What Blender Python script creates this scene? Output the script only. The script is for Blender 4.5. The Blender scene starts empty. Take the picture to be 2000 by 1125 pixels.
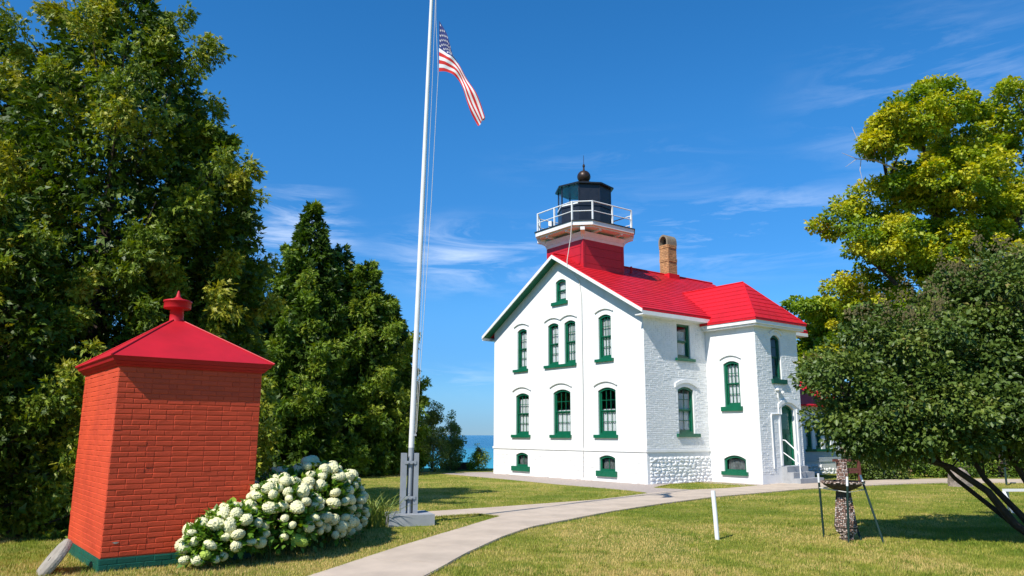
import bpy, math, random
import numpy as np
from mathutils import Vector, Matrix
from mathutils.geometry import tessellate_polygon

# ------------------------------------------------------------------ camera, sky, sun
SC = bpy.context.scene
COL = SC.collection
CAM_H = 1.7
cam_d = bpy.data.cameras.new('camera')
cam_d.sensor_width = 36.0
cam_d.lens = 36.0 * 1485.03 / 2000.0
cam_d.clip_start = 0.1
cam_d.clip_end = 60000
cam = bpy.data.objects.new('camera', cam_d)
COL.objects.link(cam)
pitch, roll = 0.1913, -0.0036
cam.matrix_world = (Matrix.Translation((0, 0, CAM_H)) @ Matrix.Rotation(math.pi / 2 + pitch, 4, 'X') @ Matrix.Rotation(-roll, 4, 'Z'))
SC.camera = cam

SUN = Vector((-0.43, -0.545, 0.72)).normalized()
sun_d = bpy.data.lights.new('sun', 'SUN')
sun_d.energy = 4.6
sun_d.angle = math.radians(0.53)
sun_d.color = (1.0, 0.955, 0.88)
sun = bpy.data.objects.new('sun', sun_d)
sun.rotation_euler = (-SUN).to_track_quat('-Z', 'Y').to_euler()
sun.location = (-20, -25, 40)
COL.objects.link(sun)

W = bpy.data.worlds.new('World')
SC.world = W
W.use_nodes = True
wn, wl = W.node_tree.nodes, W.node_tree.links
wn.clear()


def N(nt, kind, **kw):
    n = nt.nodes.new(kind)
    for k, v in kw.items():
        if k in n.inputs.keys() if isinstance(k, str) else False:
            n.inputs[k].default_value = v
        else:
            setattr(n, k, v)
    return n


nt = W.node_tree
sky = nt.nodes.new('ShaderNodeTexSky')
sky.sky_type = 'NISHITA'
sky.sun_disc = False
sky.sun_elevation = math.asin(SUN.z)
sky.sun_rotation = math.atan2(SUN.x, SUN.y)
sky.altitude = 0
sky.air_density = 1.0
sky.dust_density = 0.0
sky.ozone_density = 9.0
hs = nt.nodes.new('ShaderNodeHueSaturation')
hs.inputs['Hue'].default_value = 0.497
hs.inputs['Saturation'].default_value = 1.19
hs.inputs['Value'].default_value = 1.0
nt.links.new(sky.outputs[0], hs.inputs['Color'])
geo = nt.nodes.new('ShaderNodeTexCoord')
# clear dry air: the band above the horizon stays blue instead of milky white
sz = nt.nodes.new('ShaderNodeSeparateXYZ'); nt.links.new(geo.outputs['Generated'], sz.inputs[0])
hz_ = nt.nodes.new('ShaderNodeValToRGB'); hz_.color_ramp.interpolation = 'EASE'
hz_.color_ramp.elements[0].position = 0.0; hz_.color_ramp.elements[0].color = (.27, .42, .66, 1)
hz_.color_ramp.elements[1].position = 0.42; hz_.color_ramp.elements[1].color = (1, 1, 1, 1)
for p_, c_ in ((.07, (.42, .58, .74, 1)), (.18, (.74, .82, .88, 1))):
    e_ = hz_.color_ramp.elements.new(p_); e_.color = c_
nt.links.new(sz.outputs['Z'], hz_.inputs[0])
hm = nt.nodes.new('ShaderNodeMix'); hm.data_type = 'RGBA'; hm.blend_type = 'MULTIPLY'; hm.inputs['Factor'].default_value = 1
nt.links.new(hs.outputs[0], hm.inputs['A']); nt.links.new(hz_.outputs[0], hm.inputs['B'])
mp = nt.nodes.new('ShaderNodeMapping')
mp.inputs['Scale'].default_value = (2.2, 2.2, 13.0)
mp.inputs['Rotation'].default_value = (0.10, 0.05, 0.3)
nt.links.new(geo.outputs['Generated'], mp.inputs[0])
no = nt.nodes.new('ShaderNodeTexNoise')
no.inputs['Scale'].default_value = 2.6
no.inputs['Detail'].default_value = 9
no.inputs['Roughness'].default_value = 0.62
no.inputs['Distortion'].default_value = 0.6
nt.links.new(mp.outputs[0], no.inputs['Vector'])
cr = nt.nodes.new('ShaderNodeMapRange')
cr.inputs['From Min'].default_value = 0.46
cr.inputs['From Max'].default_value = 0.78
nt.links.new(no.outputs['Fac'], cr.inputs[0])


def sky_patch(px, py, wx, wz, amt):
    """a soft cirrus patch round one direction of the sky (direction given as x/y and z/y slopes)"""
    d = Vector((px, 1, py)).normalized()
    sub = nt.nodes.new('ShaderNodeVectorMath'); sub.operation = 'SUBTRACT'
    sub.inputs[1].default_value = d
    nt.links.new(geo.outputs['Generated'], sub.inputs[0])
    ml = nt.nodes.new('ShaderNodeVectorMath'); ml.operation = 'MULTIPLY'
    ml.inputs[1].default_value = (1 / wx, 1 / wx, 1 / wz)
    nt.links.new(sub.outputs[0], ml.inputs[0])
    ln = nt.nodes.new('ShaderNodeVectorMath'); ln.operation = 'LENGTH'
    nt.links.new(ml.outputs[0], ln.inputs[0])
    mr = nt.nodes.new('ShaderNodeMapRange'); mr.interpolation_type = 'SMOOTHSTEP'
    mr.inputs['From Min'].default_value = 1.0
    mr.inputs['From Max'].default_value = 0.0
    mr.inputs['To Min'].default_value = 0.0
    mr.inputs['To Max'].default_value = amt
    nt.links.new(ln.outputs['Value'], mr.inputs[0])
    return mr.outputs[0]


acc = None
CIR = .34
for a in [(-0.06, 0.235, .18, .07, 1.9), (0.27, 0.27, .28, .075, 1.6), (0.60, 0.47, .22, .14, .75), (-0.29, 0.27, .10, .09, 2.4),
          (-0.06, 0.07, .16, .03, .9), (0.15, 0.37, .22, .05, .45), (1.5, 0.4, .7, .2, .8), (-1.6, 0.4, .7, .2, .7), (0.36, 0.31, .12, .03, .5)]:
    o = sky_patch(*a[:4], a[4] * CIR)
    if acc is None:
        acc = o
    else:
        ad = nt.nodes.new('ShaderNodeMath'); ad.operation = 'ADD'; ad.use_clamp = True
        nt.links.new(acc, ad.inputs[0]); nt.links.new(o, ad.inputs[1]); acc = ad.outputs[0]
mu = nt.nodes.new('ShaderNodeMath'); mu.operation = 'MULTIPLY'
nt.links.new(acc, mu.inputs[0]); nt.links.new(cr.outputs[0], mu.inputs[1])
mx = nt.nodes.new('ShaderNodeMix'); mx.data_type = 'RGBA'
nt.links.new(mu.outputs[0], mx.inputs['Factor'])
nt.links.new(hm.outputs['Result'], mx.inputs['A'])
mx.inputs['B'].default_value = (6.6, 7.2, 8.2, 1)
bg = nt.nodes.new('ShaderNodeBackground')
bg.inputs['Strength'].default_value = 0.13
nt.links.new(mx.outputs['Result'], bg.inputs['Color'])
wo = nt.nodes.new('ShaderNodeOutputWorld')
nt.links.new(bg.outputs[0], wo.inputs['Surface'])

SC.view_settings.view_transform = 'Standard'
SC.view_settings.look = 'None'
SC.view_settings.exposure = 0.42
SC.view_settings.gamma = 1.0
SC.view_settings.use_curve_mapping = False
SC.render.engine = 'CYCLES'
SC.cycles.max_bounces = 7
SC.cycles.diffuse_bounces = 3
SC.cycles.glossy_bounces = 3
SC.cycles.transmission_bounces = 4
SC.cycles.transparent_max_bounces = 8
SC.cycles.sample_clamp_indirect = 6
SC.cycles.use_denoising = True
SC.cycles.denoiser = 'OPENIMAGEDENOISE'
rng = np.random.default_rng(7)
random.seed(7)

# ------------------------------------------------------------------ helpers: materials


def mat(name, col, rough=0.8, col2=None, nscale=6.0, bump=0.0, bscale=40.0, metal=0.0, spec=0.4, ndetail=5, stretch=(1, 1, 1), lo=0.35, hi=0.65,
        tint=0.0, transl=0.0, objrand=0.0, bdist=0.02):
    m = bpy.data.materials.new(name)
    m.use_nodes = True
    t = m.node_tree
    b = t.nodes['Principled BSDF']
    b.inputs['Roughness'].default_value = rough
    b.inputs['Metallic'].default_value = metal
    b.inputs['Specular IOR Level'].default_value = spec
    b.inputs['Base Color'].default_value = (*col, 1)
    out = None
    tc = t.nodes.new('ShaderNodeTexCoord')
    mpn = t.nodes.new('ShaderNodeMapping')
    mpn.inputs['Scale'].default_value = stretch
    t.links.new(tc.outputs['Object'], mpn.inputs[0])
    if col2 is not None:
        n = t.nodes.new('ShaderNodeTexNoise')
        n.inputs['Scale'].default_value = nscale
        n.inputs['Detail'].default_value = ndetail
        n.inputs['Roughness'].default_value = 0.6
        t.links.new(mpn.outputs[0], n.inputs['Vector'])
        r = t.nodes.new('ShaderNodeMapRange')
        r.inputs['From Min'].default_value = lo
        r.inputs['From Max'].default_value = hi
        t.links.new(n.outputs['Fac'], r.inputs[0])
        x = t.nodes.new('ShaderNodeMix'); x.data_type = 'RGBA'
        x.inputs['A'].default_value = (*col, 1)
        x.inputs['B'].default_value = (*col2, 1)
        t.links.new(r.outputs[0], x.inputs['Factor'])
        out = x.outputs['Result']
    if tint > 0 or objrand > 0:
        h = t.nodes.new('ShaderNodeHueSaturation')
        if out is None:
            h.inputs['Color'].default_value = (*col, 1)
        else:
            t.links.new(out, h.inputs['Color'])
        if tint > 0:
            at = t.nodes.new('ShaderNodeAttribute'); at.attribute_name = 'tint'
            src = at.outputs['Fac']; amt = tint
        else:
            oi = t.nodes.new('ShaderNodeObjectInfo'); src = oi.outputs['Random']; amt = objrand
        v = t.nodes.new('ShaderNodeMapRange')
        v.inputs['To Min'].default_value = 1 - amt
        v.inputs['To Max'].default_value = 1 + amt
        t.links.new(src, v.inputs[0])
        t.links.new(v.outputs[0], h.inputs['Value'])
        out = h.outputs[0]
    if out is not None:
        t.links.new(out, b.inputs['Base Color'])
    if bump > 0:
        n2 = t.nodes.new('ShaderNodeTexNoise')
        n2.inputs['Scale'].default_value = bscale
        n2.inputs['Detail'].default_value = 6
        t.links.new(mpn.outputs[0], n2.inputs['Vector'])
        bp = t.nodes.new('ShaderNodeBump')
        bp.inputs['Strength'].default_value = bump
        bp.inputs['Distance'].default_value = bdist
        t.links.new(n2.outputs['Fac'], bp.inputs['Height'])
        t.links.new(bp.outputs[0], b.inputs['Normal'])
    if transl > 0:
        tr = t.nodes.new('ShaderNodeBsdfTranslucent')
        if out is not None:
            t.links.new(out, tr.inputs['Color'])
        else:
            tr.inputs['Color'].default_value = (*col, 1)
        ms = t.nodes.new('ShaderNodeMixShader')
        ms.inputs[0].default_value = transl
        t.links.new(b.outputs[0], ms.inputs[1]); t.links.new(tr.outputs[0], ms.inputs[2])
        t.links.new(ms.outputs[0], t.nodes['Material Output'].inputs['Surface'])
    return m


def leafmat(name, ramp, rough=0.5, transl=0.28, spec=0.35):
    """leaf colour chosen by the per-leaf attribute tint through a ramp of leaf colours; cedar tints also carry light and shade"""
    m = bpy.data.materials.new(name); m.use_nodes = True
    t = m.node_tree; b = t.nodes['Principled BSDF']
    b.inputs['Roughness'].default_value = rough
    b.inputs['Specular IOR Level'].default_value = spec
    at = t.nodes.new('ShaderNodeAttribute'); at.attribute_name = 'tint'
    r = t.nodes.new('ShaderNodeValToRGB')
    el = r.color_ramp.elements
    for i, (p, c) in enumerate(ramp):
        e = el[i] if i < 2 else el.new(p)
        e.position = p; e.color = (*c, 1)
    t.links.new(at.outputs['Fac'], r.inputs[0])
    t.links.new(r.outputs[0], b.inputs['Base Color'])
    tr = t.nodes.new('ShaderNodeBsdfTranslucent')
    hsn = t.nodes.new('ShaderNodeHueSaturation'); hsn.inputs['Saturation'].default_value = 1.1; hsn.inputs['Value'].default_value = 1.1
    t.links.new(r.outputs[0], hsn.inputs['Color']); t.links.new(hsn.outputs[0], tr.inputs['Color'])
    ms = t.nodes.new('ShaderNodeMixShader'); ms.inputs[0].default_value = transl
    t.links.new(b.outputs[0], ms.inputs[1]); t.links.new(tr.outputs[0], ms.inputs[2])
    t.links.new(ms.outputs[0], t.nodes['Material Output'].inputs['Surface'])
    return m


M = {}
M['white_wall'] = mat('white painted masonry', (.80, .80, .78), .75, (.765, .765, .745), 1.3, bump=.25, bscale=5, bdist=.012, spec=.3, lo=.3, hi=.75)
M['white_brick'] = mat('white painted brick', (.80, .80, .78), .7, (.74, .74, .72), 3, bump=.15, bscale=30, bdist=.004, spec=.3)
M['white_trim'] = mat('white trim paint', (.80, .80, .78), .45, (.73, .73, .70), 4)
M['green'] = mat('green gloss paint', (.004, .125, .062), .38, (.004, .10, .05), 5, bump=.1, bscale=20)
M['green_dark'] = mat('dark green paint', (.004, .085, .05), .5, (.004, .07, .045), 5)
M['red_roof'] = mat('red painted metal roofing', (.62, .012, .022), .5, (.48, .012, .020), .9, bump=.2, bscale=8, spec=.25, objrand=.11)
M['red_roof_flat'] = mat('red painted sheet roofing', (.62, .012, .022), .5, (.52, .010, .018), 1.6, bump=.12, bscale=6, spec=.25)
M['red_tower'] = mat('dark red painted boards', (.48, .012, .022), .45, (.42, .011, .02), 3, bump=.12, bscale=10)
M['oil_roof'] = mat('red painted seamed roofing', (.54, .012, .022), .5, (.42, .011, .018), 1.5, bump=.2, bscale=4, spec=.3)
M['oil_brick'] = mat('red orange painted brick', (.68, .078, .026), .62, (.52, .056, .020), 1.6, bump=.4, bscale=38, bdist=.005, objrand=.07, spec=.35)
M['oil_mortar'] = mat('red painted mortar', (.68, .084, .027), .75, (.60, .068, .022), 7, bump=.3, bscale=60, bdist=.005)
M['oil_green'] = mat('dark green painted brick', (.004, .10, .065), .55, (.006, .075, .05), 6, bump=.35, bscale=40, bdist=.006)
M['dark_iron'] = mat('black painted iron', (.012, .015, .022), .35, (.02, .022, .03), 6)
M['bronze'] = mat('weathered bronze', (.06, .035, .022), .4, (.03, .02, .016), 8, metal=.4)
M['buff_brick'] = mat('buff chimney brick', (.50, .27, .12), .85, (.38, .19, .085), 9, bump=.3, bscale=60, objrand=.22)
M['mortar'] = mat('pale mortar', (.42, .36, .29), .9, (.33, .28, .22), 12, bump=.3)
M['cap_stone'] = mat('grey brown clay cap', (.27, .22, .155), .85, (.2, .165, .12), 8, bump=.2)
M['screen'] = mat('grey dusty window screen', (.16, .17, .17), .8, (.06, .065, .065), 7)
M['dark'] = mat('dark interior shade', (.03, .03, .03), .9)  # near-black, painted as the shade inside rooms and chimney cap
M['curtain'] = mat('white lace curtain', (.80, .80, .80), .9, (.62, .62, .64), 30, transl=.15)
M['concrete'] = mat('pale concrete paving', (.57, .46, .35), .9, (.44, .355, .27), 1.1, bump=.35, bscale=60, bdist=.006, objrand=.03)
M['concrete_base'] = mat('concrete paving', (.54, .44, .335), .9, (.48, .38, .285), 1.7, bump=.4, bscale=60, bdist=.006)
M['gravel'] = mat('fine pinkish gravel', (.47, .39, .335), .95, (.34, .28, .24), 25, bump=.8, bscale=60, bdist=.02)
M['grey_concrete'] = mat('grey concrete', (.36, .37, .38), .85, (.29, .30, .31), 4, bump=.3, bscale=50, bdist=.006)
M['grey_paint'] = mat('grey painted steel', (.33, .355, .38), .5, (.28, .30, .32), 5)
M['pole_white'] = mat('white enamel', (.78, .78, .77), .3, (.70, .70, .68), 3)
M['rope'] = mat('white cord', (.62, .60, .55), .8)
M['flag_red'] = mat('red flag cloth', (.66, .03, .025), .8, transl=.22)
M['flag_white'] = mat('white flag cloth', (.88, .86, .84), .8, transl=.22)
M['flag_blue'] = mat('blue flag cloth', (.035, .05, .20), .8, transl=.3)
M['pvc'] = mat('white plastic pipe', (.80, .80, .80), .35)
M['millstone'] = mat('worn grindstone', (.36, .32, .26), .9, (.25, .22, .18), 8, bump=.6, bscale=30)
M['granite'] = mat('pinkish grey granite', (.33, .26, .21), .9, (.20, .165, .14), 14, bump=.9, bscale=18, bdist=.04)
M['pebble'] = mat('mixed beach pebbles', (.50, .40, .33), .7, (.16, .09, .065), 3, objrand=.3)
M['pebble_stuff'] = mat('mixed beach pebble mosaic', (.55, .45, .38), .7, (.17, .085, .06), 28, lo=.44, hi=.56, bump=.3)
M['dark_cement'] = mat('dark mossy cement', (.11, .08, .065), .95, (.05, .04, .033), 14, bump=.4)
M['stake'] = mat('dark green steel stake', (.012, .035, .028), .5)
M['redwood'] = mat('dark red brown plank', (.14, .045, .03), .7, (.10, .03, .022), 6, stretch=(1, 8, 8))
M['tan_wood'] = mat('tan weathered wood', (.42, .29, .16), .8, (.32, .21, .12), 5, stretch=(1, 1, .2))
M['siding'] = mat('pale clapboard paint', (.60, .64, .66), .6, (.53, .57, .60), 3)
M['bark'] = mat('grey brown bark', (.10, .07, .05), .95, (.045, .032, .025), 6, bump=1, bscale=14, bdist=.04, stretch=(1, 1, .25))
M['bark_dark'] = mat('dark lilac bark', (.045, .032, .024), .95, (.02, .016, .013), 9, bump=1, bscale=20, bdist=.02)
M['bark_pale'] = mat('pale dead twig bark', (.45, .40, .38), .9)
M['shed_roof'] = mat('dark roof', (.06, .06, .06), .8)
M['blue'] = mat('blue sign paint', (.05, .06, .30), .5)
M['block'] = mat('red brown stone block', (.14, .075, .055), .9, (.08, .045, .035), 8, bump=.5)
M['stem'] = mat('green stem', (.08, .13, .03), .7)
M['seed'] = mat('spent lilac seed heads', (.15, .125, .045), .9, (.10, .085, .03), 8)

GL = bpy.data.materials.new('window glass'); GL.use_nodes = True
t = GL.node_tree; t.nodes.clear()
g1 = t.nodes.new('ShaderNodeBsdfGlossy'); g1.inputs['Roughness'].default_value = .03
g2 = t.nodes.new('ShaderNodeBsdfTransparent'); g2.inputs['Color'].default_value = (.95, .97, .97, 1)
fr = t.nodes.new('ShaderNodeFresnel'); fr.inputs['IOR'].default_value = 1.6
gm = t.nodes.new('ShaderNodeMixShader'); go = t.nodes.new('ShaderNodeOutputMaterial')
gb = t.nodes.new('ShaderNodeNewGeometry'); iv = t.nodes.new('ShaderNodeMath'); iv.operation = 'SUBTRACT'; iv.inputs[0].default_value = 1
t.links.new(gb.outputs['Backfacing'], iv.inputs[1]); mf = t.nodes.new('ShaderNodeMath'); mf.operation = 'MULTIPLY'
t.links.new(fr.outputs[0], mf.inputs[0]); t.links.new(iv.outputs[0], mf.inputs[1]); t.links.new(mf.outputs[0], gm.inputs[0]); t.links.new(g2.outputs[0], gm.inputs[1]); t.links.new(g1.outputs[0], gm.inputs[2])
t.links.new(gm.outputs[0], go.inputs['Surface'])
M['glass'] = GL

# faint brick courses under the white paint of the sunlit walls
def course_bump(m, axis):
    t = m.node_tree; b = t.nodes['Principled BSDF']
    tc = t.nodes.new('ShaderNodeTexCoord'); sp = t.nodes.new('ShaderNodeSeparateXYZ'); cb = t.nodes.new('ShaderNodeCombineXYZ')
    t.links.new(tc.outputs['Object'], sp.inputs[0]); t.links.new(sp.outputs[axis], cb.inputs[0]); t.links.new(sp.outputs[2], cb.inputs[1])
    br = t.nodes.new('ShaderNodeTexBrick'); br.inputs['Scale'].default_value = 1; br.inputs['Brick Width'].default_value = .215; br.inputs['Row Height'].default_value = .0745
    br.inputs['Mortar Size'].default_value = .007; br.inputs['Mortar Smooth'].default_value = .6
    t.links.new(cb.outputs[0], br.inputs['Vector'])
    old = [n for n in t.nodes if n.type == 'BUMP'][0]
    bp = t.nodes.new('ShaderNodeBump'); bp.inputs['Strength'].default_value = .35; bp.inputs['Distance'].default_value = .004; bp.invert = True
    t.links.new(br.outputs['Fac'], bp.inputs['Height']); t.links.new(old.outputs[0], bp.inputs['Normal']); t.links.new(bp.outputs[0], b.inputs['Normal'])


M['white_wall_courses'] = mat('white painted brick gable', (.80, .80, .78), .75, (.68, .68, .65), 2.2, bump=.25, bscale=5, bdist=.012, spec=.3, lo=.48, hi=.85, stretch=(1, 1, .22))
course_bump(M['white_wall_courses'], 1)
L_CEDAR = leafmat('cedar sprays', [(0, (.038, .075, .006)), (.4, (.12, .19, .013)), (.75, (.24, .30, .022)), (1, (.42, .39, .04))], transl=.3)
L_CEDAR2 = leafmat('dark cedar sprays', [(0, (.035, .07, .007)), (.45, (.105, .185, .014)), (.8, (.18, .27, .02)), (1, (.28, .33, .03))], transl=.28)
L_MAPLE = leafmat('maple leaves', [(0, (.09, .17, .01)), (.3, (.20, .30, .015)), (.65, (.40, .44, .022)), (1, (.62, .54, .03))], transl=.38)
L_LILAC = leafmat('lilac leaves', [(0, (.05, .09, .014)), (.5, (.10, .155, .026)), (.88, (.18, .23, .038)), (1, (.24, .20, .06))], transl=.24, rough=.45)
L_SAP = leafmat('pale birch leaves', [(0, (.10, .15, .03)), (.5, (.20, .27, .05)), (1, (.34, .38, .09))], transl=.35)
L_GRASS = leafmat('grass blades', [(0, (.14, .21, .018)), (.35, (.24, .28, .03)), (.65, (.42, .38, .07)), (1, (.62, .46, .16))], transl=.25, rough=.6, spec=.2)
L_HYD = leafmat('hydrangea leaves', [(0, (.06, .14, .012)), (.6, (.13, .26, .02)), (1, (.28, .38, .03))], transl=.3)
L_LILY = leafmat('daylily blades', [(0, (.07, .13, .02)), (.6, (.15, .23, .035)), (1, (.30, .32, .07))], transl=.3)
M['petal'] = mat('creamy hydrangea florets', (.90, .85, .54), .8, (.78, .76, .40), 12, transl=.2, objrand=.05)
M['petal_green'] = mat('unripe green hydrangea florets', (.38, .48, .08), .8, (.28, .38, .05), 20)

# ------------------------------------------------------------------ helpers: objects


def link(name, me, parent=None, loc=None, rot=None, **props):
    o = bpy.data.objects.new(name, me)
    COL.objects.link(o)
    if parent is not None:
        o.parent = parent
    if loc is not None:
        o.location = loc
    if rot is not None:
        o.rotation_euler = rot
    for k, v in props.items():
        o[k] = v
    return o


def thing(name, label, cat, loc=(0, 0, 0), rz=0.0, group=None):
    o = link(name, None, loc=loc, rot=(0, 0, rz), label=label, category=cat)
    if group:
        o['group'] = group
    return o


def np_mesh(name, V, F, m, tint=None, smooth=False):
    V = np.asarray(V, np.float32); F = np.asarray(F, np.int32)
    k = F.shape[1]
    me = bpy.data.meshes.new(name)
    me.vertices.add(len(V)); me.vertices.foreach_set('co', V.ravel())
    me.loops.add(F.size); me.loops.foreach_set('vertex_index', F.ravel())
    me.polygons.add(len(F))
    me.polygons.foreach_set('loop_start', np.arange(0, F.size, k, dtype=np.int32))
    me.polygons.foreach_set('loop_total', np.full(len(F), k, np.int32))
    if smooth:
        me.polygons.foreach_set('use_smooth', np.ones(len(F), bool))
    me.update(calc_edges=True)
    if tint is not None:
        a = me.attributes.new('tint', 'FLOAT', 'FACE')
        a.data.foreach_set('value', np.asarray(tint, np.float32))
    me.materials.append(m)
    return me


class MB:
    def __init__(s):
        s.v = []; s.f = []; s.mi = []; s.cur = 0

    def add(s, vs, fs):
        b = len(s.v)
        s.v += [tuple(x) for x in vs]
        for f in fs:
            s.f.append(tuple(b + i for i in f)); s.mi.append(s.cur)
        return s

    def box(s, x0, x1, y0, y1, z0, z1, M4=None):
        vs = [Vector(p) for p in ((x0, y0, z0), (x1, y0, z0), (x1, y1, z0), (x0, y1, z0), (x0, y0, z1), (x1, y0, z1), (x1, y1, z1), (x0, y1, z1))]
        if M4 is not None:
            vs = [M4 @ p for p in vs]
        return s.add(vs, [(0, 3, 2, 1), (4, 5, 6, 7), (0, 1, 5, 4), (1, 2, 6, 5), (2, 3, 7, 6), (3, 0, 4, 7)])

    def obox(s, c, ax, ay, az):
        """box from centre and three half-axis vectors"""
        c, ax, ay, az = map(Vector, (c, ax, ay, az))
        vs = [c + i * ax + j * ay + k * az for k in (-1, 1) for j in (-1, 1) for i in (-1, 1)]
        return s.add(vs, [(0, 2, 3, 1), (4, 5, 7, 6), (0, 1, 5, 4), (1, 3, 7, 5), (3, 2, 6, 7), (2, 0, 4, 6)])

    def tube(s, pts, r, n=8, cap=True):
        pts = [Vector(p) for p in pts]
        rs = r if isinstance(r, (list, tuple)) else [r] * len(pts)
        rings = []
        up = Vector((0, 0, 1))
        d0 = (pts[1] - pts[0]).normalized()
        side = d0.cross(up)
        if side.length < .05:
            side = d0.cross(Vector((1, 0, 0)))
        side.normalize()
        base = len(s.v); vs = []; fs = []
        for i, p in enumerate(pts):
            d = (pts[min(i + 1, len(pts) - 1)] - pts[max(i - 1, 0)]).normalized()
            side = (side - d * side.dot(d)).normalized()
            b = d.cross(side)
            for k in range(n):
                a = 2 * math.pi * k / n
                vs.append(p + (side * math.cos(a) + b * math.sin(a)) * rs[i])
        for i in range(len(pts) - 1):
            for k in range(n):
                k2 = (k + 1) % n
                fs.append((i * n + k, i * n + k2, (i + 1) * n + k2, (i + 1) * n + k))
        if cap:
            fs.append(tuple(reversed(range(n)))); fs.append(tuple((len(pts) - 1) * n + k for k in range(n)))
        return s.add(vs, fs)

    def lathe(s, prof, n=16, c=(0, 0, 0), a0=0.0):
        vs = []; fs = []
        for r, z in prof:
            for k in range(n):
                a = a0 + 2 * math.pi * k / n
                vs.append((c[0] + r * math.cos(a), c[1] + r * math.sin(a), c[2] + z))
        for i in range(len(prof) - 1):
            for k in range(n):
                k2 = (k + 1) % n
                fs.append((i * n + k, i * n + k2, (i + 1) * n + k2, (i + 1) * n + k))
        fs.append(tuple(reversed(range(n)))); fs.append(tuple((len(prof) - 1) * n + k for k in range(n)))
        return s.add(vs, fs)

    def extrude(s, poly, fn, d0, d1, faces=(True, True)):
        """poly: 2-D outline; fn(s,z,d)->xyz; solid between depths d0 (inner) and d1 (outer)"""
        n = len(poly)
        vs = [fn(p[0], p[1], d1) for p in poly] + [fn(p[0], p[1], d0) for p in poly]
        fs = []
        if faces[0]: fs.append(tuple(range(n)))
        if faces[1]: fs.append(tuple(reversed(range(n, 2 * n))))
        for i in range(n):
            j = (i + 1) % n
            fs.append((i, i + n, j + n, j))
        return s.add(vs, fs)

    def ring(s, outer, inner, fn, d0, d1):
        """frame between two outlines with the same number of points"""
        n = len(outer)
        vs = [fn(*p, d1) for p in outer] + [fn(*p, d1) for p in inner] + [fn(*p, d0) for p in outer] + [fn(*p, d0) for p in inner]
        fs = []
        for i in range(n):
            j = (i + 1) % n
            fs += [(i, j, n + j, n + i), (i, 2 * n + i, 2 * n + j, j), (n + i, n + j, 3 * n + j, 3 * n + i), (2 * n + i, 3 * n + i, 3 * n + j, 2 * n + j)]
        return s.add(vs, fs)

    def mesh(s, name, m, smooth=False, fixn=True):
        me = bpy.data.meshes.new(name)
        me.from_pydata([tuple(v) for v in s.v], [], s.f)
        ms = m if isinstance(m, (list, tuple)) else [m]
        for x in ms: me.materials.append(x)
        if len(ms) > 1:
            me.polygons.foreach_set('material_index', s.mi)
        if fixn:
            import bmesh
            bm = bmesh.new(); bm.from_mesh(me)
            bmesh.ops.recalc_face_normals(bm, faces=bm.faces[:])
            bm.to_mesh(me); bm.free()
        if smooth:
            me.shade_smooth() if hasattr(me, 'shade_smooth') else None
        me.update()
        return me

    def build(s, name, m, parent=None, smooth=False, fixn=True, **props):
        me = s.mesh(name, m, smooth, fixn)
        return link(name, me, parent, **props)


def point_in(poly, X, Y):
    inside = np.zeros(len(X), bool)
    n = len(poly)
    for i in range(n):
        x1, y1 = poly[i]; x2, y2 = poly[(i + 1) % n]
        c = ((y1 > Y) != (y2 > Y)) & (X < (x2 - x1) * (Y - y1) / (y2 - y1 + 1e-12) + x1)
        inside ^= c
    return inside


# ------------------------------------------------------------------ ground, water, paths
PATH_R = [(-1.2, 9.04), (-0.99, 9.84), (-0.65, 11.46), (-0.11, 13.43), (0.37, 14.74), (1.33, 16.26), (2.27, 17.77), (3.9, 19.9), (5.77, 22.07), (7.82, 23.91), (9.39, 25.31), (12.18, 27.21), (14.46, 28.46), (16.15, 29.16), (19.0, 29.33), (30, 29.6)]
PATH_L = [(-2.63, 9.02), (-2.39, 9.81), (-2.08, 10.89), (-1.68, 12.25), (-1.08, 14.09), (-0.26, 16.6), (0.9, 18.9), (2.45, 21.1), (4.1, 23.32), (5.2, 24.6), (6.89, 25.50), (8.47, 27.01), (8.94, 27.31), (11.56, 29.36), (13.03, 29.9), (15.04, 31.06), (17.73, 31.95), (20.6, 31.76), (30, 32)]
BRANCH = [(-6.4, 14.2), (-2.4, 16.0), (-2.18, 16.14), (-1.5, 16.56), (-0.74, 17.1), (-0.26, 16.6), (0.9, 18.9), (2.45, 21.1), (4.1, 23.32), (3.78, 22.35), (1.69, 20.56), (-0.59, 18.67), (-1.66, 17.86), (-2.35, 17.38), (-7, 15.4)]
STRIP = [(-3.14, 35.07), (-1.81, 32.99), (-0.28, 30.8), (1.65, 27.59), (3.26, 25.47), (4.07, 24.04), (4.1, 23.32), (5.2, 24.6), (5.79, 25.13), (4.75, 25.9), (5.63, 27.68), (7.0, 28.95), (8.47, 27.01), (9.2, 27.6), (9.6, 28.6), (7.4, 30.2), (4.9, 28.2), (-0.7, 35.6), (-0.9, 36.6), (-2.2, 36.0)]
LENS = [(4.75, 25.9), (5.63, 27.68), (7.0, 28.95), (7.6, 28.3), (8.47, 27.01), (6.89, 25.50), (5.79, 25.13)]
APRON = [(8.47, 27.01), (8.94, 27.31), (11.56, 29.36), (13.03, 29.9), (12.2, 31.0), (9.4, 29.0), (9.2, 27.6)]
MAINP = PATH_R + PATH_L[::-1]
PAVED = [MAINP, BRANCH, STRIP, APRON]

GR = bpy.data.materials.new('mown lawn'); GR.use_nodes = True
t = GR.node_tree; b = t.nodes['Principled BSDF']; b.inputs['Roughness'].default_value = .95; b.inputs['Specular IOR Level'].default_value = .1
tc = t.nodes.new('ShaderNodeTexCoord')


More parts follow.
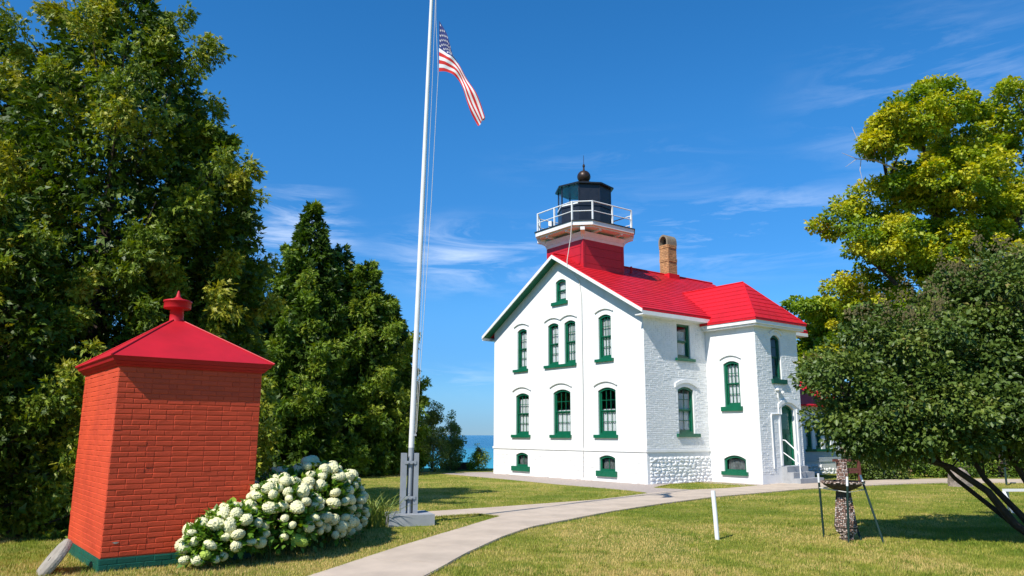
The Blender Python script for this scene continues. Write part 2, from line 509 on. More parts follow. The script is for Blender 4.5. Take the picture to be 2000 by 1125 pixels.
def tnoise(t, tc, sc, det=6, rough=.6, stretch=None):
    n = t.nodes.new('ShaderNodeTexNoise'); n.inputs['Scale'].default_value = sc; n.inputs['Detail'].default_value = det; n.inputs['Roughness'].default_value = rough
    if stretch:
        mm = t.nodes.new('ShaderNodeMapping'); mm.inputs['Scale'].default_value = stretch
        t.links.new(tc.outputs['Object'], mm.inputs[0]); t.links.new(mm.outputs[0], n.inputs['Vector'])
    else:
        t.links.new(tc.outputs['Object'], n.inputs['Vector'])
    return n


n1 = tnoise(t, tc, .55, 7, .62); n2 = tnoise(t, tc, 9, 5, .7); n3 = tnoise(t, tc, 70, 3, .7)
r1 = t.nodes.new('ShaderNodeValToRGB')
r1.color_ramp.elements[0].position = .36; r1.color_ramp.elements[0].color = (.13, .18, .02, 1)
r1.color_ramp.elements[1].position = .68; r1.color_ramp.elements[1].color = (.38, .31, .085, 1)
e = r1.color_ramp.elements.new(.5); e.color = (.22, .24, .035, 1)
ad = t.nodes.new('ShaderNodeMath'); ad.operation = 'MULTIPLY_ADD'; ad.inputs[1].default_value = .35; t.links.new(n2.outputs['Fac'], ad.inputs[0])
sb = t.nodes.new('ShaderNodeMath'); sb.operation = 'SUBTRACT'; sb.inputs[1].default_value = .175; t.links.new(n1.outputs['Fac'], sb.inputs[0])
t.links.new(sb.outputs[0], ad.inputs[2]); t.links.new(ad.outputs[0], r1.inputs[0])
hh = t.nodes.new('ShaderNodeHueSaturation'); t.links.new(r1.outputs[0], hh.inputs['Color'])
mr = t.nodes.new('ShaderNodeMapRange'); mr.inputs['From Min'].default_value = .3; mr.inputs['From Max'].default_value = .7; mr.inputs['To Min'].default_value = .6; mr.inputs['To Max'].default_value = 1.35
t.links.new(n3.outputs['Fac'], mr.inputs[0]); t.links.new(mr.outputs[0], hh.inputs['Value']); t.links.new(hh.outputs[0], b.inputs['Base Color'])
bp = t.nodes.new('ShaderNodeBump'); bp.inputs['Strength'].default_value = .8; bp.inputs['Distance'].default_value = .03
t.links.new(n3.outputs['Fac'], bp.inputs['Height']); t.links.new(bp.outputs[0], b.inputs['Normal'])


def shore(x):
    """how far the land reaches in y before the bank"""
    return 42.0 + (0 if x < 6 else min((x - 6) * 6, 120)) + (0 if x > -9 else min((-9 - x) * 2.5, 60))


xs = np.concatenate([np.linspace(-300, -40, 14), np.linspace(-38, 40, 60), np.linspace(45, 300, 14)])
rows = []
tt = [-120, -60, -20, 0, 8, 14, 20, 26, 32, 37]
V = []; 
for x in xs:
    s = shore(x)
    ys = [(q, 0.0) for q in tt] + [(s - 1.2, 0.0), (s, -.12), (s + 1.2, -1.2), (s + 3, -3.2), (s + 6, -4.6), (s + 12, -5.5)]
    V += [(x, y, z) for y, z in ys]
nr = len(tt) + 6
F = [(i * nr + j, (i + 1) * nr + j, (i + 1) * nr + j + 1, i * nr + j + 1) for i in range(len(xs) - 1) for j in range(nr - 1)]
link('lawn_ground', np_mesh('lawn_ground', V, F, GR), kind='structure', label='mown lawn with dry yellow patches')

SEA = bpy.data.materials.new('lake water'); SEA.use_nodes = True
t = SEA.node_tree; b = t.nodes['Principled BSDF']
b.inputs['Roughness'].default_value = .22; b.inputs['IOR'].default_value = 1.33
tc = t.nodes.new('ShaderNodeTexCoord')
sx = t.nodes.new('ShaderNodeSeparateXYZ'); t.links.new(tc.outputs['Object'], sx.inputs[0])
mr = t.nodes.new('ShaderNodeMapRange'); mr.inputs['From Min'].default_value = 60; mr.inputs['From Max'].default_value = 420; t.links.new(sx.outputs['Y'], mr.inputs[0])
rp = t.nodes.new('ShaderNodeValToRGB'); rp.color_ramp.elements[0].color = (.03, .36, .42, 1); rp.color_ramp.elements[1].color = (.005, .11, .22, 1)
nn = tnoise(t, tc, .02, 5, .6, (1, 3, 1))
a2 = t.nodes.new('ShaderNodeMath'); a2.operation = 'MULTIPLY_ADD'; a2.inputs[1].default_value = .5; t.links.new(nn.outputs['Fac'], a2.inputs[0])
s2 = t.nodes.new('ShaderNodeMath'); s2.operation = 'SUBTRACT'; s2.inputs[1].default_value = .25; t.links.new(mr.outputs[0], s2.inputs[0])
t.links.new(s2.outputs[0], a2.inputs[2]); t.links.new(a2.outputs[0], rp.inputs[0]); t.links.new(rp.outputs[0], b.inputs['Base Color'])
nb = tnoise(t, tc, .9, 4, .6, (1, 2.2, 1))
bp = t.nodes.new('ShaderNodeBump'); bp.inputs['Strength'].default_value = .9; bp.inputs['Distance'].default_value = .5
t.links.new(nb.outputs['Fac'], bp.inputs['Height']); t.links.new(bp.outputs[0], b.inputs['Normal'])
link('lake_water', np_mesh('lake_water', [(-30000, -300, -4), (30000, -300, -4), (30000, 30000, -4), (-30000, 30000, -4)], [(0, 1, 2, 3)], SEA), kind='structure', label='blue green lake reaching the horizon')


def sheet(name, poly, z, m, thick=.05, **kw):
    mb = MB(); n = len(poly)
    tri = tessellate_polygon([[Vector((x, y, 0)) for x, y in poly]])
    mb.add([(x, y, z) for x, y in poly] + [(x, y, z - thick) for x, y in poly], [tuple(f) for f in tri] + [(i, i + n, (i + 1) % n + n, (i + 1) % n) for i in range(n)])
    me = mb.mesh(name, m)
    # normals up
    for p in me.polygons:
        pass
    return link(name, me, **kw)


sheet('gravel_bed', STRIP, .012, M['gravel'], kind='structure', label='pinkish gravel strip along the foot of the white walls')
sheet('branch_path', BRANCH, .020, M['concrete_base'], kind='structure', label='narrow concrete path running behind the flagpole base')
sheet('entrance_apron', APRON, .016, M['concrete_base'], kind='structure', label='concrete apron at the foot of the entrance steps')
path = sheet('curved_path', MAINP, .024, M['concrete_base'], kind='structure', label='pale concrete path curving up to the house')


def resample(pl, n):
    p = np.array(pl); d = np.r_[0, np.cumsum(np.linalg.norm(np.diff(p, axis=0), axis=1))]
    s = np.linspace(0, d[-1], n)
    return np.c_[np.interp(s, d, p[:, 0]), np.interp(s, d, p[:, 1])]


NS = 30
Lp = resample(PATH_L, 241); Rp = resample(PATH_R, 241)
# pair points: march along the right edge and use the nearest point of the left edge
cuts = []
dist = np.r_[0, np.cumsum(np.linalg.norm(np.diff(Rp, axis=0), axis=1))]
li = 0
for q in np.arange(0, dist[-1], 1.5):
    i = int(np.searchsorted(dist, q)); i = min(i, 240)
    j = int(np.argmin(np.linalg.norm(Lp - Rp[i], axis=1))); j = max(j, li); li = j
    cuts.append((i, j))
for k in range(len(cuts) - 1):
    (i0, j0), (i1, j1) = cuts[k], cuts[k + 1]
    if i1 <= i0 or j1 <= j0: continue
    A = [Rp[i] for i in np.unique(np.linspace(i0, i1, 4).astype(int))]
    B = [Lp[j] for j in np.unique(np.linspace(j0, j1, 4).astype(int))]
    poly = np.array(A + B[::-1]); c = poly.mean(0)
    v = poly - c
    poly = c + v * (1 - .010 / np.maximum(np.linalg.norm(v, axis=1, keepdims=True), .1))
    mb = MB(); n = len(poly); zz = .034 + rng.uniform(-.002, .002)
    mb.add([(x - c[0], y - c[1], zz) for x, y in poly] + [(x - c[0], y - c[1], .0) for x, y in poly], [tuple(range(n))] + [(i, i + n, (i + 1) % n + n, (i + 1) % n) for i in range(n)])
    so = mb.build('slab', M['concrete'], path)
    so.location = (c[0], c[1], 0)

# grass: mown blades as one stuff object, dense near the camera and thinning with distance


def smooth_noise(X, Y, sc, seed):
    r = np.random.default_rng(seed); G = r.random((64, 64))
    x = X * sc; y = Y * sc
    xi = np.floor(x).astype(int); yi = np.floor(y).astype(int); fx = x - xi; fy = y - yi
    fx = fx * fx * (3 - 2 * fx); fy = fy * fy * (3 - 2 * fy)
    g = lambda a, b: G[a % 64, b % 64]
    return (g(xi, yi) * (1 - fx) + g(xi + 1, yi) * fx) * (1 - fy) + (g(xi, yi + 1) * (1 - fx) + g(xi + 1, yi + 1) * fx) * fy


def grass(n, ymin, ymax, hgt, wid, power=2.0):
    # density falls with distance: sample y so that the picture gets an even cover
    uu = rng.random(n)
    Y = 1 / (1 / ymin + uu * (1 / ymax - 1 / ymin))
    X = rng.uniform(-.76, .76, n) * Y
    keep = np.ones(n, bool)
    for p in PAVED:
        keep &= ~point_in(p, X, Y)
    keep &= ~point_in([(-2.56, 14.95), (-1.62, 14.7), (-1.35, 15.75), (-2.3, 15.95)], X, Y)
    # house footprint
    ca, sa = math.cos(.644), math.sin(.644)
    a = (X - 4.8155) * ca + (Y - 27.6322) * sa; b_ = -(X - 4.8155) * sa + (Y - 27.6322) * ca
    keep &= ~((a > -.05) & (a < 14) & (b_ > -.05) & (b_ < 9.5)); keep &= ~((a > 3.4) & (a < 6.3) & (b_ > -2.4) & (b_ < 0))
    X = X[keep]; Y = Y[keep]; m = len(X)
    pn = .5 * smooth_noise(X, Y, .55, 3) + .3 * smooth_noise(X, Y, 1.7, 4) + .2 * smooth_noise(X, Y, 5, 5)
    dry = np.clip((pn - .42) * 2.6 + .35 + np.clip((18 - Y) * .024, 0, .2) + rng.normal(0, .17, m), 0, 1)
    az = rng.uniform(0, 2 * np.pi, m); lean = rng.uniform(0, .75, m)
    sc = (Y / ymin) ** .75
    h = hgt * rng.uniform(.5, 1.3, m) * (1 + .5 * (smooth_noise(X, Y, 2.5, 8) - .5)); w = wid * rng.uniform(.7, 1.3, m) * sc
    dx, dy = np.cos(az), np.sin(az)
    tip = np.c_[X + dx * lean * h, Y + dy * lean * h, h]
    b0 = np.c_[X - dy * w / 2, Y + dx * w / 2, np.zeros(m)]; b1 = np.c_[X + dy * w / 2, Y - dx * w / 2, np.zeros(m)]
    V = np.stack([b0, b1, tip], 1).reshape(-1, 3)
    return V, np.arange(3 * m).reshape(-1, 3), dry


V, F, T = grass(380000, 8.2, 34, .034, .0058)
ev = []
for pl in (PATH_R, PATH_L[:6], BRANCH[1:6], BRANCH[9:14], LENS):
    q_ = resample(pl, 4000); q_ = q_[q_[:, 1] < 30]
    q_ = q_ + rng.normal(0, .022, q_.shape); ev.append(q_)
ev = np.concatenate(ev); az = rng.uniform(0, 6.28, len(ev)); h_ = rng.uniform(.02, .06, len(ev)); w_ = .006 * (1 + (ev[:, 1] - 9) * .04)
dx, dy = np.cos(az), np.sin(az); le = rng.uniform(.2, 1.1, len(ev))
V2 = np.stack([np.c_[ev[:, 0] - dy * w_ / 2, ev[:, 1] + dx * w_ / 2, np.zeros(len(ev))], np.c_[ev[:, 0] + dy * w_ / 2, ev[:, 1] - dx * w_ / 2, np.zeros(len(ev))], np.c_[ev[:, 0] + dx * le * h_, ev[:, 1] + dy * le * h_, h_]], 1).reshape(-1, 3)
F = np.concatenate([F, np.arange(len(V2)).reshape(-1, 3) + len(V)]); V = np.concatenate([V, V2]); T = np.concatenate([T, rng.uniform(.1, .75, len(ev))])
link('grass', np_mesh('grass', V, F, L_GRASS, T), kind='stuff', label='short mown grass of the lawn')

# coarser weed and clover tufts
def tufts(n):
    Y = 1 / (1 / 8.5 + rng.random(n) * (1 / 26 - 1 / 8.5)); X = rng.uniform(-.76, .76, n) * Y
    keep = np.ones(n, bool)
    for p in PAVED: keep &= ~point_in(p, X, Y)
    keep &= smooth_noise(X, Y, .9, 12) > .45
    X = X[keep]; Y = Y[keep]; k = 14; m = len(X)
    x = np.repeat(X, k) + rng.normal(0, .03, m * k); y = np.repeat(Y, k) + rng.normal(0, .03, m * k)
    az = rng.uniform(0, 6.28, m * k); h = rng.uniform(.03, .085, m * k); le = rng.uniform(.3, 1.1, m * k); w = .008
    dx, dy = np.cos(az), np.sin(az)
    V = np.stack([np.c_[x - dy * w / 2, y + dx * w / 2, np.zeros(m * k)], np.c_[x + dy * w / 2, y - dx * w / 2, np.zeros(m * k)], np.c_[x + dx * le * h, y + dy * le * h, h]], 1).reshape(-1, 3)
    return V, np.arange(3 * m * k).reshape(-1, 3), np.repeat(rng.uniform(0, .45, m), k)


V, F, T = tufts(2600)
link('weed_tufts', np_mesh('weed_tufts', V, F, L_GRASS, T), kind='stuff', label='scattered darker tufts of coarse grass')

# ------------------------------------------------------------------ foliage helpers


def rand_unit(n):
    v = rng.normal(size=(n, 3)); return v / np.linalg.norm(v, axis=1, keepdims=True)


def nrm(v):
    return v / np.maximum(np.linalg.norm(v, axis=1, keepdims=True), 1e-9)


def leaves(P, D, Nn, size, width, fold=.25):
    """folded diamond leaves: base P, direction D, normal Nn"""
    n = len(P)
    S = nrm(np.cross(D, Nn)); Nn = nrm(np.cross(S, D))
    size = np.broadcast_to(size, (n,))[:, None]; wd = size * width
    b = P; tp = P + D * size
    mid = P + D * size * .42
    l = mid - S * wd * .5 + Nn * wd * fold; r = mid + S * wd * .5 + Nn * wd * fold
    V = np.stack([b, r, tp, l], 1).reshape(-1, 3)
    i = np.arange(n)[:, None] * 4
    F = np.concatenate([i + [0, 1, 2], i + [0, 2, 3]], 1).reshape(-1, 3)
    return V, F


def spray(P, D, Nn, size, nf=5, spread=1.0, width=.2):
    """flat fan of nf narrow pointed leaflets per point"""
    n = len(P)
    S = nrm(np.cross(D, Nn))
    ang = np.linspace(-spread, spread, nf)
    Vs = []
    for a in ang:
        d = nrm(D * math.cos(a) + S * math.sin(a) + rand_unit(n) * .12)
        sz = size * (1 - .3 * abs(a) / spread) * rng.uniform(.75, 1.25, n)
        s2 = nrm(np.cross(d, Nn))
        base = P + D * (size * rng.uniform(0, .7, n))[:, None]
        tp = base + d * sz[:, None] - Nn * (sz * .12)[:, None]
        w = (sz * width * .5)[:, None]
        Vs.append(np.stack([base - s2 * w, base + d * (sz * .25)[:, None] + s2 * w, tp], 1))
    V = np.stack(Vs, 1).reshape(-1, 3)
    F = np.arange(n * nf * 3).reshape(-1, 3)
    return V, F


def clumps_cedar(C, R, OUT, per, size, bright, drop=.35):
    """C centres, R radii, OUT outward directions; sprays spread over the upper and outer sides of every clump"""
    k = len(C)
    idx = np.repeat(np.arange(k), per)
    u = rand_unit(len(idx))
    o = OUT[idx]
    u = nrm(u + o * .55 + np.array([0, 0, .15]))
    rr = R[idx] * rng.uniform(.45, 1.05, len(idx))
    P = C[idx] + u * rr[:, None] * np.array([1, 1, .8]) + o * (rng.random(len(idx)) ** 4 * R[idx] * .9)[:, None]
    D = nrm(u * .55 + o * .35 + rand_unit(len(idx)) * .55 + np.array([0, 0, -drop - .25]))
    Nn = nrm(rand_unit(len(idx)) + u * .6)
    T = np.clip(bright[idx] + rng.normal(0, .12, len(idx)) + .28 * (rr / R[idx] - .7) + .18 * u[:, 2], 0, 1)  # highlights on outer and upper sprays are put into the tint
    return P, D, Nn, T


def cedar(name, label, loc, H, prof, leafm, nclump, per, size, seed, group='arborvitae trees beside the lawn', zmin=.2, lob=.22, crad=.5, axis=(0, 0)):
    """prof: (height fraction, radius); big upswept branches carry plumes of flat drooping sprays"""
    global rng
    keep = rng; rng = np.random.default_rng(seed)
    root = thing(name, label, 'tree', loc, 0, group)
    hz = np.array([p[0] for p in prof]) * H; rz = np.array([p[1] for p in prof])
    zs = np.linspace(zmin, H, 400); w = np.interp(zs, hz, rz) + .2; w /= w.sum()
    nb = max(20, nclump // 7)
    zt = np.sort(rng.choice(zs, nb, p=w)); az = (np.arange(nb) * 2.399963 + rng.normal(0, .25, nb))
    Rt = np.interp(zt, hz, rz) * rng.uniform(.78, 1.16, nb) * (1 + lob * .5 * np.sin(3 * az + zt * 1.3))
    tip = np.c_[np.cos(az) * Rt, np.sin(az) * Rt, zt]
    tipb = rng.uniform(.1, .75, nb)
    Cs = []; Rs = []; Bs = []; Os = []; Ax = []
    for i in range(nb):
        k = rng.integers(5, 10)
        tt_ = np.sort(rng.uniform(.42, 1.04, k)) ** .8
        rise = rng.uniform(.35, .8) * Rt[i]
        base = np.array([0, 0, zt[i] - rise])
        P_ = base + (tip[i] - base) * tt_[:, None]
        P_[:, 2] -= np.sin(tt_ * math.pi) * .16 * Rt[i]
        sc_ = (1.15 - .62 * tt_)
        P_ += rng.normal(0, .20, (k, 3)) * Rt[i] * .45 * np.array([1, 1, .8]) * sc_[:, None]
        Cs.append(P_); Rs.append(crad * sc_ * rng.uniform(.7, 1.35, k) * np.clip(Rt[i] / 1.8, .4, 1.15))
        o_ = np.array([math.cos(az[i]), math.sin(az[i]), .45]); o_ /= np.linalg.norm(o_)
        Os.append(np.tile(o_, (k, 1))); Bs.append(tipb[i] * .7 + .07 + rng.uniform(0, .30, k) + .12 * tt_)
    C = np.concatenate(Cs); R = np.concatenate(Rs); OUT = np.concatenate(Os); br = np.concatenate(Bs) + .06 * (C[:, 2] / H - .5)
    P, D, Nn, T = clumps_cedar(C, R, OUT, per, size, br)
    V, F = spray(P, D, Nn, size * rng.uniform(.6, 1.5, len(P)), 5, .9, .42)
    Tq = np.repeat(T, 5)
    # inner fill against sky gaps, crown shade put into its dark tints
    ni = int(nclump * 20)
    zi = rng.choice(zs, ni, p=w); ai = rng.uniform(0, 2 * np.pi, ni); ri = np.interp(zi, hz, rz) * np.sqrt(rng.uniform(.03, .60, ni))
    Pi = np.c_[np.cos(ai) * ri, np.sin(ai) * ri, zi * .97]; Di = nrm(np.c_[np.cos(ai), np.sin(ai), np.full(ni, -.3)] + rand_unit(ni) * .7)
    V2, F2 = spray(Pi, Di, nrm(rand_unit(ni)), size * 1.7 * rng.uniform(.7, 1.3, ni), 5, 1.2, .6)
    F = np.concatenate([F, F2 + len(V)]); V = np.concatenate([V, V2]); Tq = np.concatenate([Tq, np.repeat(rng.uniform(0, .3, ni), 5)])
    ok = V[F].min(axis=1)[:, 2] > .03
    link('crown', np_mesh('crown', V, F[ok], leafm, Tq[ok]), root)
    mb = MB(); mb.tube([(0, 0, -.1), (.05, .03, H * .3), (0, .06, H * .65), (0, 0, H * .97)], [H * .024 + .05, H * .018 + .03, .07, .015], 8)
    tr = mb.build('trunk', M['bark'], root)
    mb = MB()
    for i in range(nb):
        c = tip[i]; z0 = max(.3, c[2] - Rt[i] * .6)
        mb.tube([(0, 0, z0), (c[0] * .5, c[1] * .5, (z0 + c[2]) / 2 - .15 * Rt[i]), tuple(c * np.array([.98, .98, 1]))], [.045, .026, .007], 4, False)
    mb.build('branches', M['bark'], tr, kind='stuff')
    rng = keep
    return root


def blob_tree(name, label, cat, loc, lobes, leafm, nleaf, size, width, seed, trunk_pts, trunk_r, flat=.55, group=None, tbright=(.2, .8), layered=True, barkm=None, up=0.4, dens=.5, crad=.8, nclump=None):
    """broadleaf tree: lobes = (x,y,z,rx,ry,rz) relative to loc; leaves in flattened clumps through the lobes"""
    global rng
    keep = rng; rng = np.random.default_rng(seed)
    root = thing(name, label, cat, loc, 0, group)
    L = np.array(lobes, float)
    vol = (L[:, 3] * L[:, 4] * L[:, 5]) ** (2 / 3)
    nc = nclump or int(vol.sum() * 9)
    li = rng.choice(len(L), nc, p=vol / vol.sum())
    u = rand_unit(nc); q = rng.uniform(.35, 1.0, nc) ** .5
    C = L[li, :3] + u * L[li, 3:] * q[:, None]
    q = q * np.where(rng.random(nc) < .18, rng.uniform(1.0, 1.28, nc), 1)
    C = L[li, :3] + u * L[li, 3:] * q[:, None]
    R = crad * rng.uniform(.5, 1.3, nc) * np.clip(1.35 - .55 * q, .45, 1.1)
    br = rng.uniform(*tbright, nc)
    per = np.maximum(8, (nleaf / nc * (R / R.mean()) ** 2)).astype(int)
    idx = np.repeat(np.arange(nc), per); m = len(idx)
    v = rand_unit(m) * (rng.uniform(0, 1, m) ** .4)[:, None]
    P = C[idx] + v * R[idx][:, None] * np.array([1, 1, flat])
    out = nrm(v + u[idx] * .5)
    D = nrm(out + rand_unit(m) * .8 + np.array([0, 0, -.35]))
    Nn = nrm(rand_unit(m) * .8 + np.array([-.15, -.2, up + .35]) + out * .25)
    V, F = leaves(P, D, Nn, size * rng.uniform(.6, 1.35, m), width)
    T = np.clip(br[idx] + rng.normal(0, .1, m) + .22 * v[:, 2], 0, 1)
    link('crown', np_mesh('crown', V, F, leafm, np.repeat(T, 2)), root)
    mb = MB()
    for tp, tr_ in zip(trunk_pts, trunk_r):
        mb.tube(tp, tr_, 8)
    trunk = mb.build('trunk', barkm or M['bark'], root)
    mb = MB()
    ends = [Vector(p) for tp in trunk_pts for p in tp[1:]]
    for i in rng.choice(nc, min(90, nc), replace=False):
        c = Vector(C[i]); e = min(ends, key=lambda q_: (q_ - c).length + (2.0 if q_.z > c.z else 0))
        mid = (e + c) / 2 + Vector((0, 0, .15 * (c - e).length * .5))
        rb = min(.06, .012 * (c - e).length + .012)
        mb.tube([e, mid, c], [rb, rb * .6, rb * .25], 5, False)
    mb.build('branches', barkm or M['bark'], trunk, kind='stuff')
    rng = keep
    return root, C

# ------------------------------------------------------------------ the lighthouse and its house (local frame: x runs back along the side wall, y along the gable wall)
PHI = .644
HX, HY = 4.8155, 27.6322
HL, HW = 9.615, 9.36
RK, EV = .42, .39           # rake and eave overhang
ZR, ZE = 9.186, 6.243       # ridge, eave edge
SL = (ZR - ZE) / (HW / 2 + EV)
S1, S2, S3 = 3.474, 2.283, 2.668
house = thing('lighthouse', 'white two-storey brick lighthouse house with red roof and black lantern tower', 'lighthouse', (HX, HY, 0), PHI)

fr_gable = lambda s, z, d: (-d, s, z)             # gable wall, facing -x
fr_bayl = lambda s, z, d: (S1 - d, s, z)          # left face of the bay, facing -x
fr_side = lambda s, z, d: (s, -d, z)              # side wall, facing -y
fr_bayf = lambda s, z, d: (s, -S2 - d, z)         # door face of the bay, facing -y
fr_wing = lambda s, z, d: (s, .6 - d, z)


def arch(c, w, z0, z1, rise=.13, n=9, grow=0.0):
    """outline of an opening with a segmental head, counter-clockwise; z1 is the crown"""
    h = w / 2 + grow; z0 -= grow; z1 += grow
    pts = [(c - h, z0), (c + h, z0)]
    if rise <= 0:
        return pts + [(c + h, z1), (c - h, z1)]
    for i in range(n):
        t = 1 - 2 * i / (n - 1)
        pts.append((c + h * t, z1 - rise * (t * t)))
    return pts


def wall(name, outline, holes, fr, m, reveal=.13, thick=None, **kw):
    loops = [[Vector((x, y, 0)) for x, y in outline]] + [[Vector((x, y, 0)) for x, y in h] for h in holes]
    tri = tessellate_polygon(loops)
    flat = [(p[0], p[1]) for l in loops for p in l]
    mb = MB()
    mb.add([fr(s, z, 0) for s, z in flat], [tuple(f) for f in tri])
    for h in holes:
        n = len(h)
        mb.add([fr(s, z, 0) for s, z in h] + [fr(s, z, -reveal) for s, z in h], [(i, (i + 1) % n, (i + 1) % n + n, i + n) for i in range(n)])
    return mb.build(name, m, house, **kw)


def window(fr, c, w, z0, z1, cols, rise=.13, sill=None, rows=2, curtain=1.0, hood=None, mt='green', sillh=.11, cm='curtain', half=True, deep=.09, sash_h=None):
    """sash window: frame > sash, pane, sill, curtain; the frame sits in the wall opening"""
    n = 11
    out = arch(c, w, z0, z1, rise, n); inn = arch(c, w - .15, z0 + .09, z1 - .085, rise * .8 if rise > 0 else 0, n)
    mb = MB(); mb.ring(out, inn, fr, -deep - .03, -deep + .035)
    f = mb.build('window', M[mt], house)
    # two sashes
    iw = w - .15; zb = z0 + .09; zt = z1 - .085; mid = (zb + zt) / 2
    mb = MB()
    s0, s1 = c - iw / 2, c + iw / 2
    st = .045

    def bar(a, b, za, zb_, d0, d1):
        mb.extrude([(a, za), (b, za), (b, zb_), (a, zb_)], fr, d0, d1)
    stop = lambda s: zt - (rise * .8 * ((s - c) / (iw / 2)) ** 2 if rise > 0 else 0)
    if half:
        d0, d1 = -deep - .065, -deep - .035
        bar(s0, s0 + st, zb, mid, d0, d1); bar(s1 - st, s1, zb, mid, d0, d1); bar(s0 + st, s1 - st, zb, zb + .07, d0, d1); bar(s0 + st, s1 - st, mid - .045, mid, d0, d1)
        e0, e1 = -deep - .03, -deep
        bar(s0, s0 + st, mid, stop(s0), e0, e1); bar(s1 - st, s1, mid, stop(s1), e0, e1); bar(s0 + st, s1 - st, mid, mid + .04, e0, e1)
    mb_s = mb.build('sash', M[mt], f)
    # panes and glazing bars
    zones = [(zb + .07, mid - .045, -deep - .055), (mid + .04, zt - .02, -deep - .02)] if half else [(zb, zt, -deep - .03)]
    mb = MB()
    pw = (iw - 2 * st) / cols
    for za, zc, d in zones:
        ph = (zc - za) / rows
        for i in range(cols):
            for j in range(rows):
                a = s0 + st + i * pw; b = a + pw; q0 = za + j * ph; q1 = q0 + ph
                g = MB(); tl = min(q1, stop(a) - .0) ; tr_ = min(q1, stop(b))
                g.extrude([(a, q0), (b, q0), (b, max(q0 + .02, tr_)), (a, max(q0 + .02, tl))], fr, d - .003, d + .003)
                g.build('pane', M['glass'], f)
            if i:
                a = s0 + st + i * pw
                mb.extrude([(a - .011, za), (a + .011, za), (a + .011, min(zc, stop(a))), (a - .011, min(zc, stop(a)))], fr, d - .012, d + .014)
        for j in range(1, rows):
            q = za + j * ph
            mb.extrude([(s0 + st, q - .011), (s1 - st, q - .011), (s1 - st, q + .011), (s0 + st, q + .011)], fr, d - .009, d + .017)
    if mb.v:
        mb.build('glazing_bars', M[mt], f)
    # sill
    if sill:
        a, b, h = sill
        mb = MB(); mb.extrude([(a, z0 - h), (b, z0 - h), (b, z0 + .015), (a, z0 + .015)], fr, -deep, .085)
        mb.build('sill', M[mt], f)
    # curtain: gathered cloth behind the glass
    if curtain > 0:
        nx = 40; vs = []; zt2 = zb + (zt - zb) * curtain
        for i in range(nx + 1):
            s = s0 + iw * i / nx
            d = -deep - .105 + .018 * math.sin(i * 1.1) + .008 * math.sin(i * 2.7)
            vs += [fr(s, zb, d), fr(s, zt2, d)]
        mb = MB(); mb.add(vs, [(2 * i, 2 * i + 2, 2 * i + 3, 2 * i + 1) for i in range(nx)])
        mb.build('curtain' if cm == 'curtain' else 'insect_screen', M[cm], f, smooth=True, fixn=False)
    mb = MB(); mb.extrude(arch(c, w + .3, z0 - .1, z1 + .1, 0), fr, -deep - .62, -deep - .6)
    mb.build('room_shade_panel', M['dark'], f)  # dark sheet added behind the opening to stand for room shade
    if hood:
        ha, hb, hz0, hz1, th = hood
        mb = MB(); k = 13; up = []; lo = []
        for i in range(k):
            t = -1 + 2 * i / (k - 1); s = (ha + hb) / 2 + (hb - ha) / 2 * t
            zz = hz1 - (hz1 - hz0) * t * t
            up.append((s, zz)); lo.append((s, zz - th))
        for i in range(k - 1):
            mb.extrude([lo[i], lo[i + 1], up[i + 1], up[i]], fr, -.01, .06, )
        mb.build('hood_mould', M['white_trim'], f)
    return f


GW = [  # gable windows: centre, width, z0, z1, cols, rise, sill(a,b,h), rows, curtain, hood
    (4.615, .66, 7.18, 8.15, 1, .10, (4.16, 5.17, .12), 1, 1.0, None),
    (7.265, .68, 4.53, 6.33, 2, .10, (6.82, 7.85, .10), 2, .95, (6.78, 7.84, 6.47, 6.60, .045)),
    (5.13, .69, 4.56, 6.34, 2, .10, (4.66, 5.675, .10), 2, .95, (4.64, 5.69, 6.47, 6.60, .045)),
    (4.07, .69, 4.56, 6.34, 3, .10, (3.67, 4.655, .10), 2, .95, (3.62, 4.635, 6.47, 6.60, .045)),
    (2.03, .70, 4.59, 6.33, 3, .10, (1.55, 2.55, .10), 2, .95, (1.53, 2.55, 6.46, 6.59, .045)),
    (7.245, .93, 1.71, 3.50, 3, .12, (6.66, 7.96, .11), 2, .9, (6.63, 7.93, 3.65, 3.81, .05)),
    (4.61, 1.07, 1.71, 3.55, 3, .13, (4.02, 5.32, .11), 2, .55, (3.98, 5.36, 3.68, 3.85, .05)),
    (1.99, .97, 1.72, 3.51, 3, .12, (1.41, 2.68, .11), 2, .55, (1.40, 2.68, 3.62, 3.78, .05)),
    (7.27, .84, .385, .97, 2, .10, (6.70, 7.93, .19), 1, .85, None),
    (2.03, .86, .385, .975, 2, .10, (1.50, 2.58, .19), 1, .85, None)]
ze_w = ZE + SL * EV            # wall height under the roof plane at y = 0
ol = [(0, 0), (HW, 0), (HW, ze_w - .1), (HW / 2, ZR - .1), (0, ze_w - .1)]
wall('gable_wall', ol, [arch(g[0], g[1], g[2], g[3], g[5], 11) for g in GW], fr_gable, M['white_wall_courses'])
for g in GW:
    c, w, z0, z1, cols, rise, sill, rws, cur, hood = g
    window(fr_gable, c, w, z0, z1, cols, rise, sill, rws, cur, hood, half=(z1 - z0 > .9), cm='curtain' if z0 > 1 else 'screen')
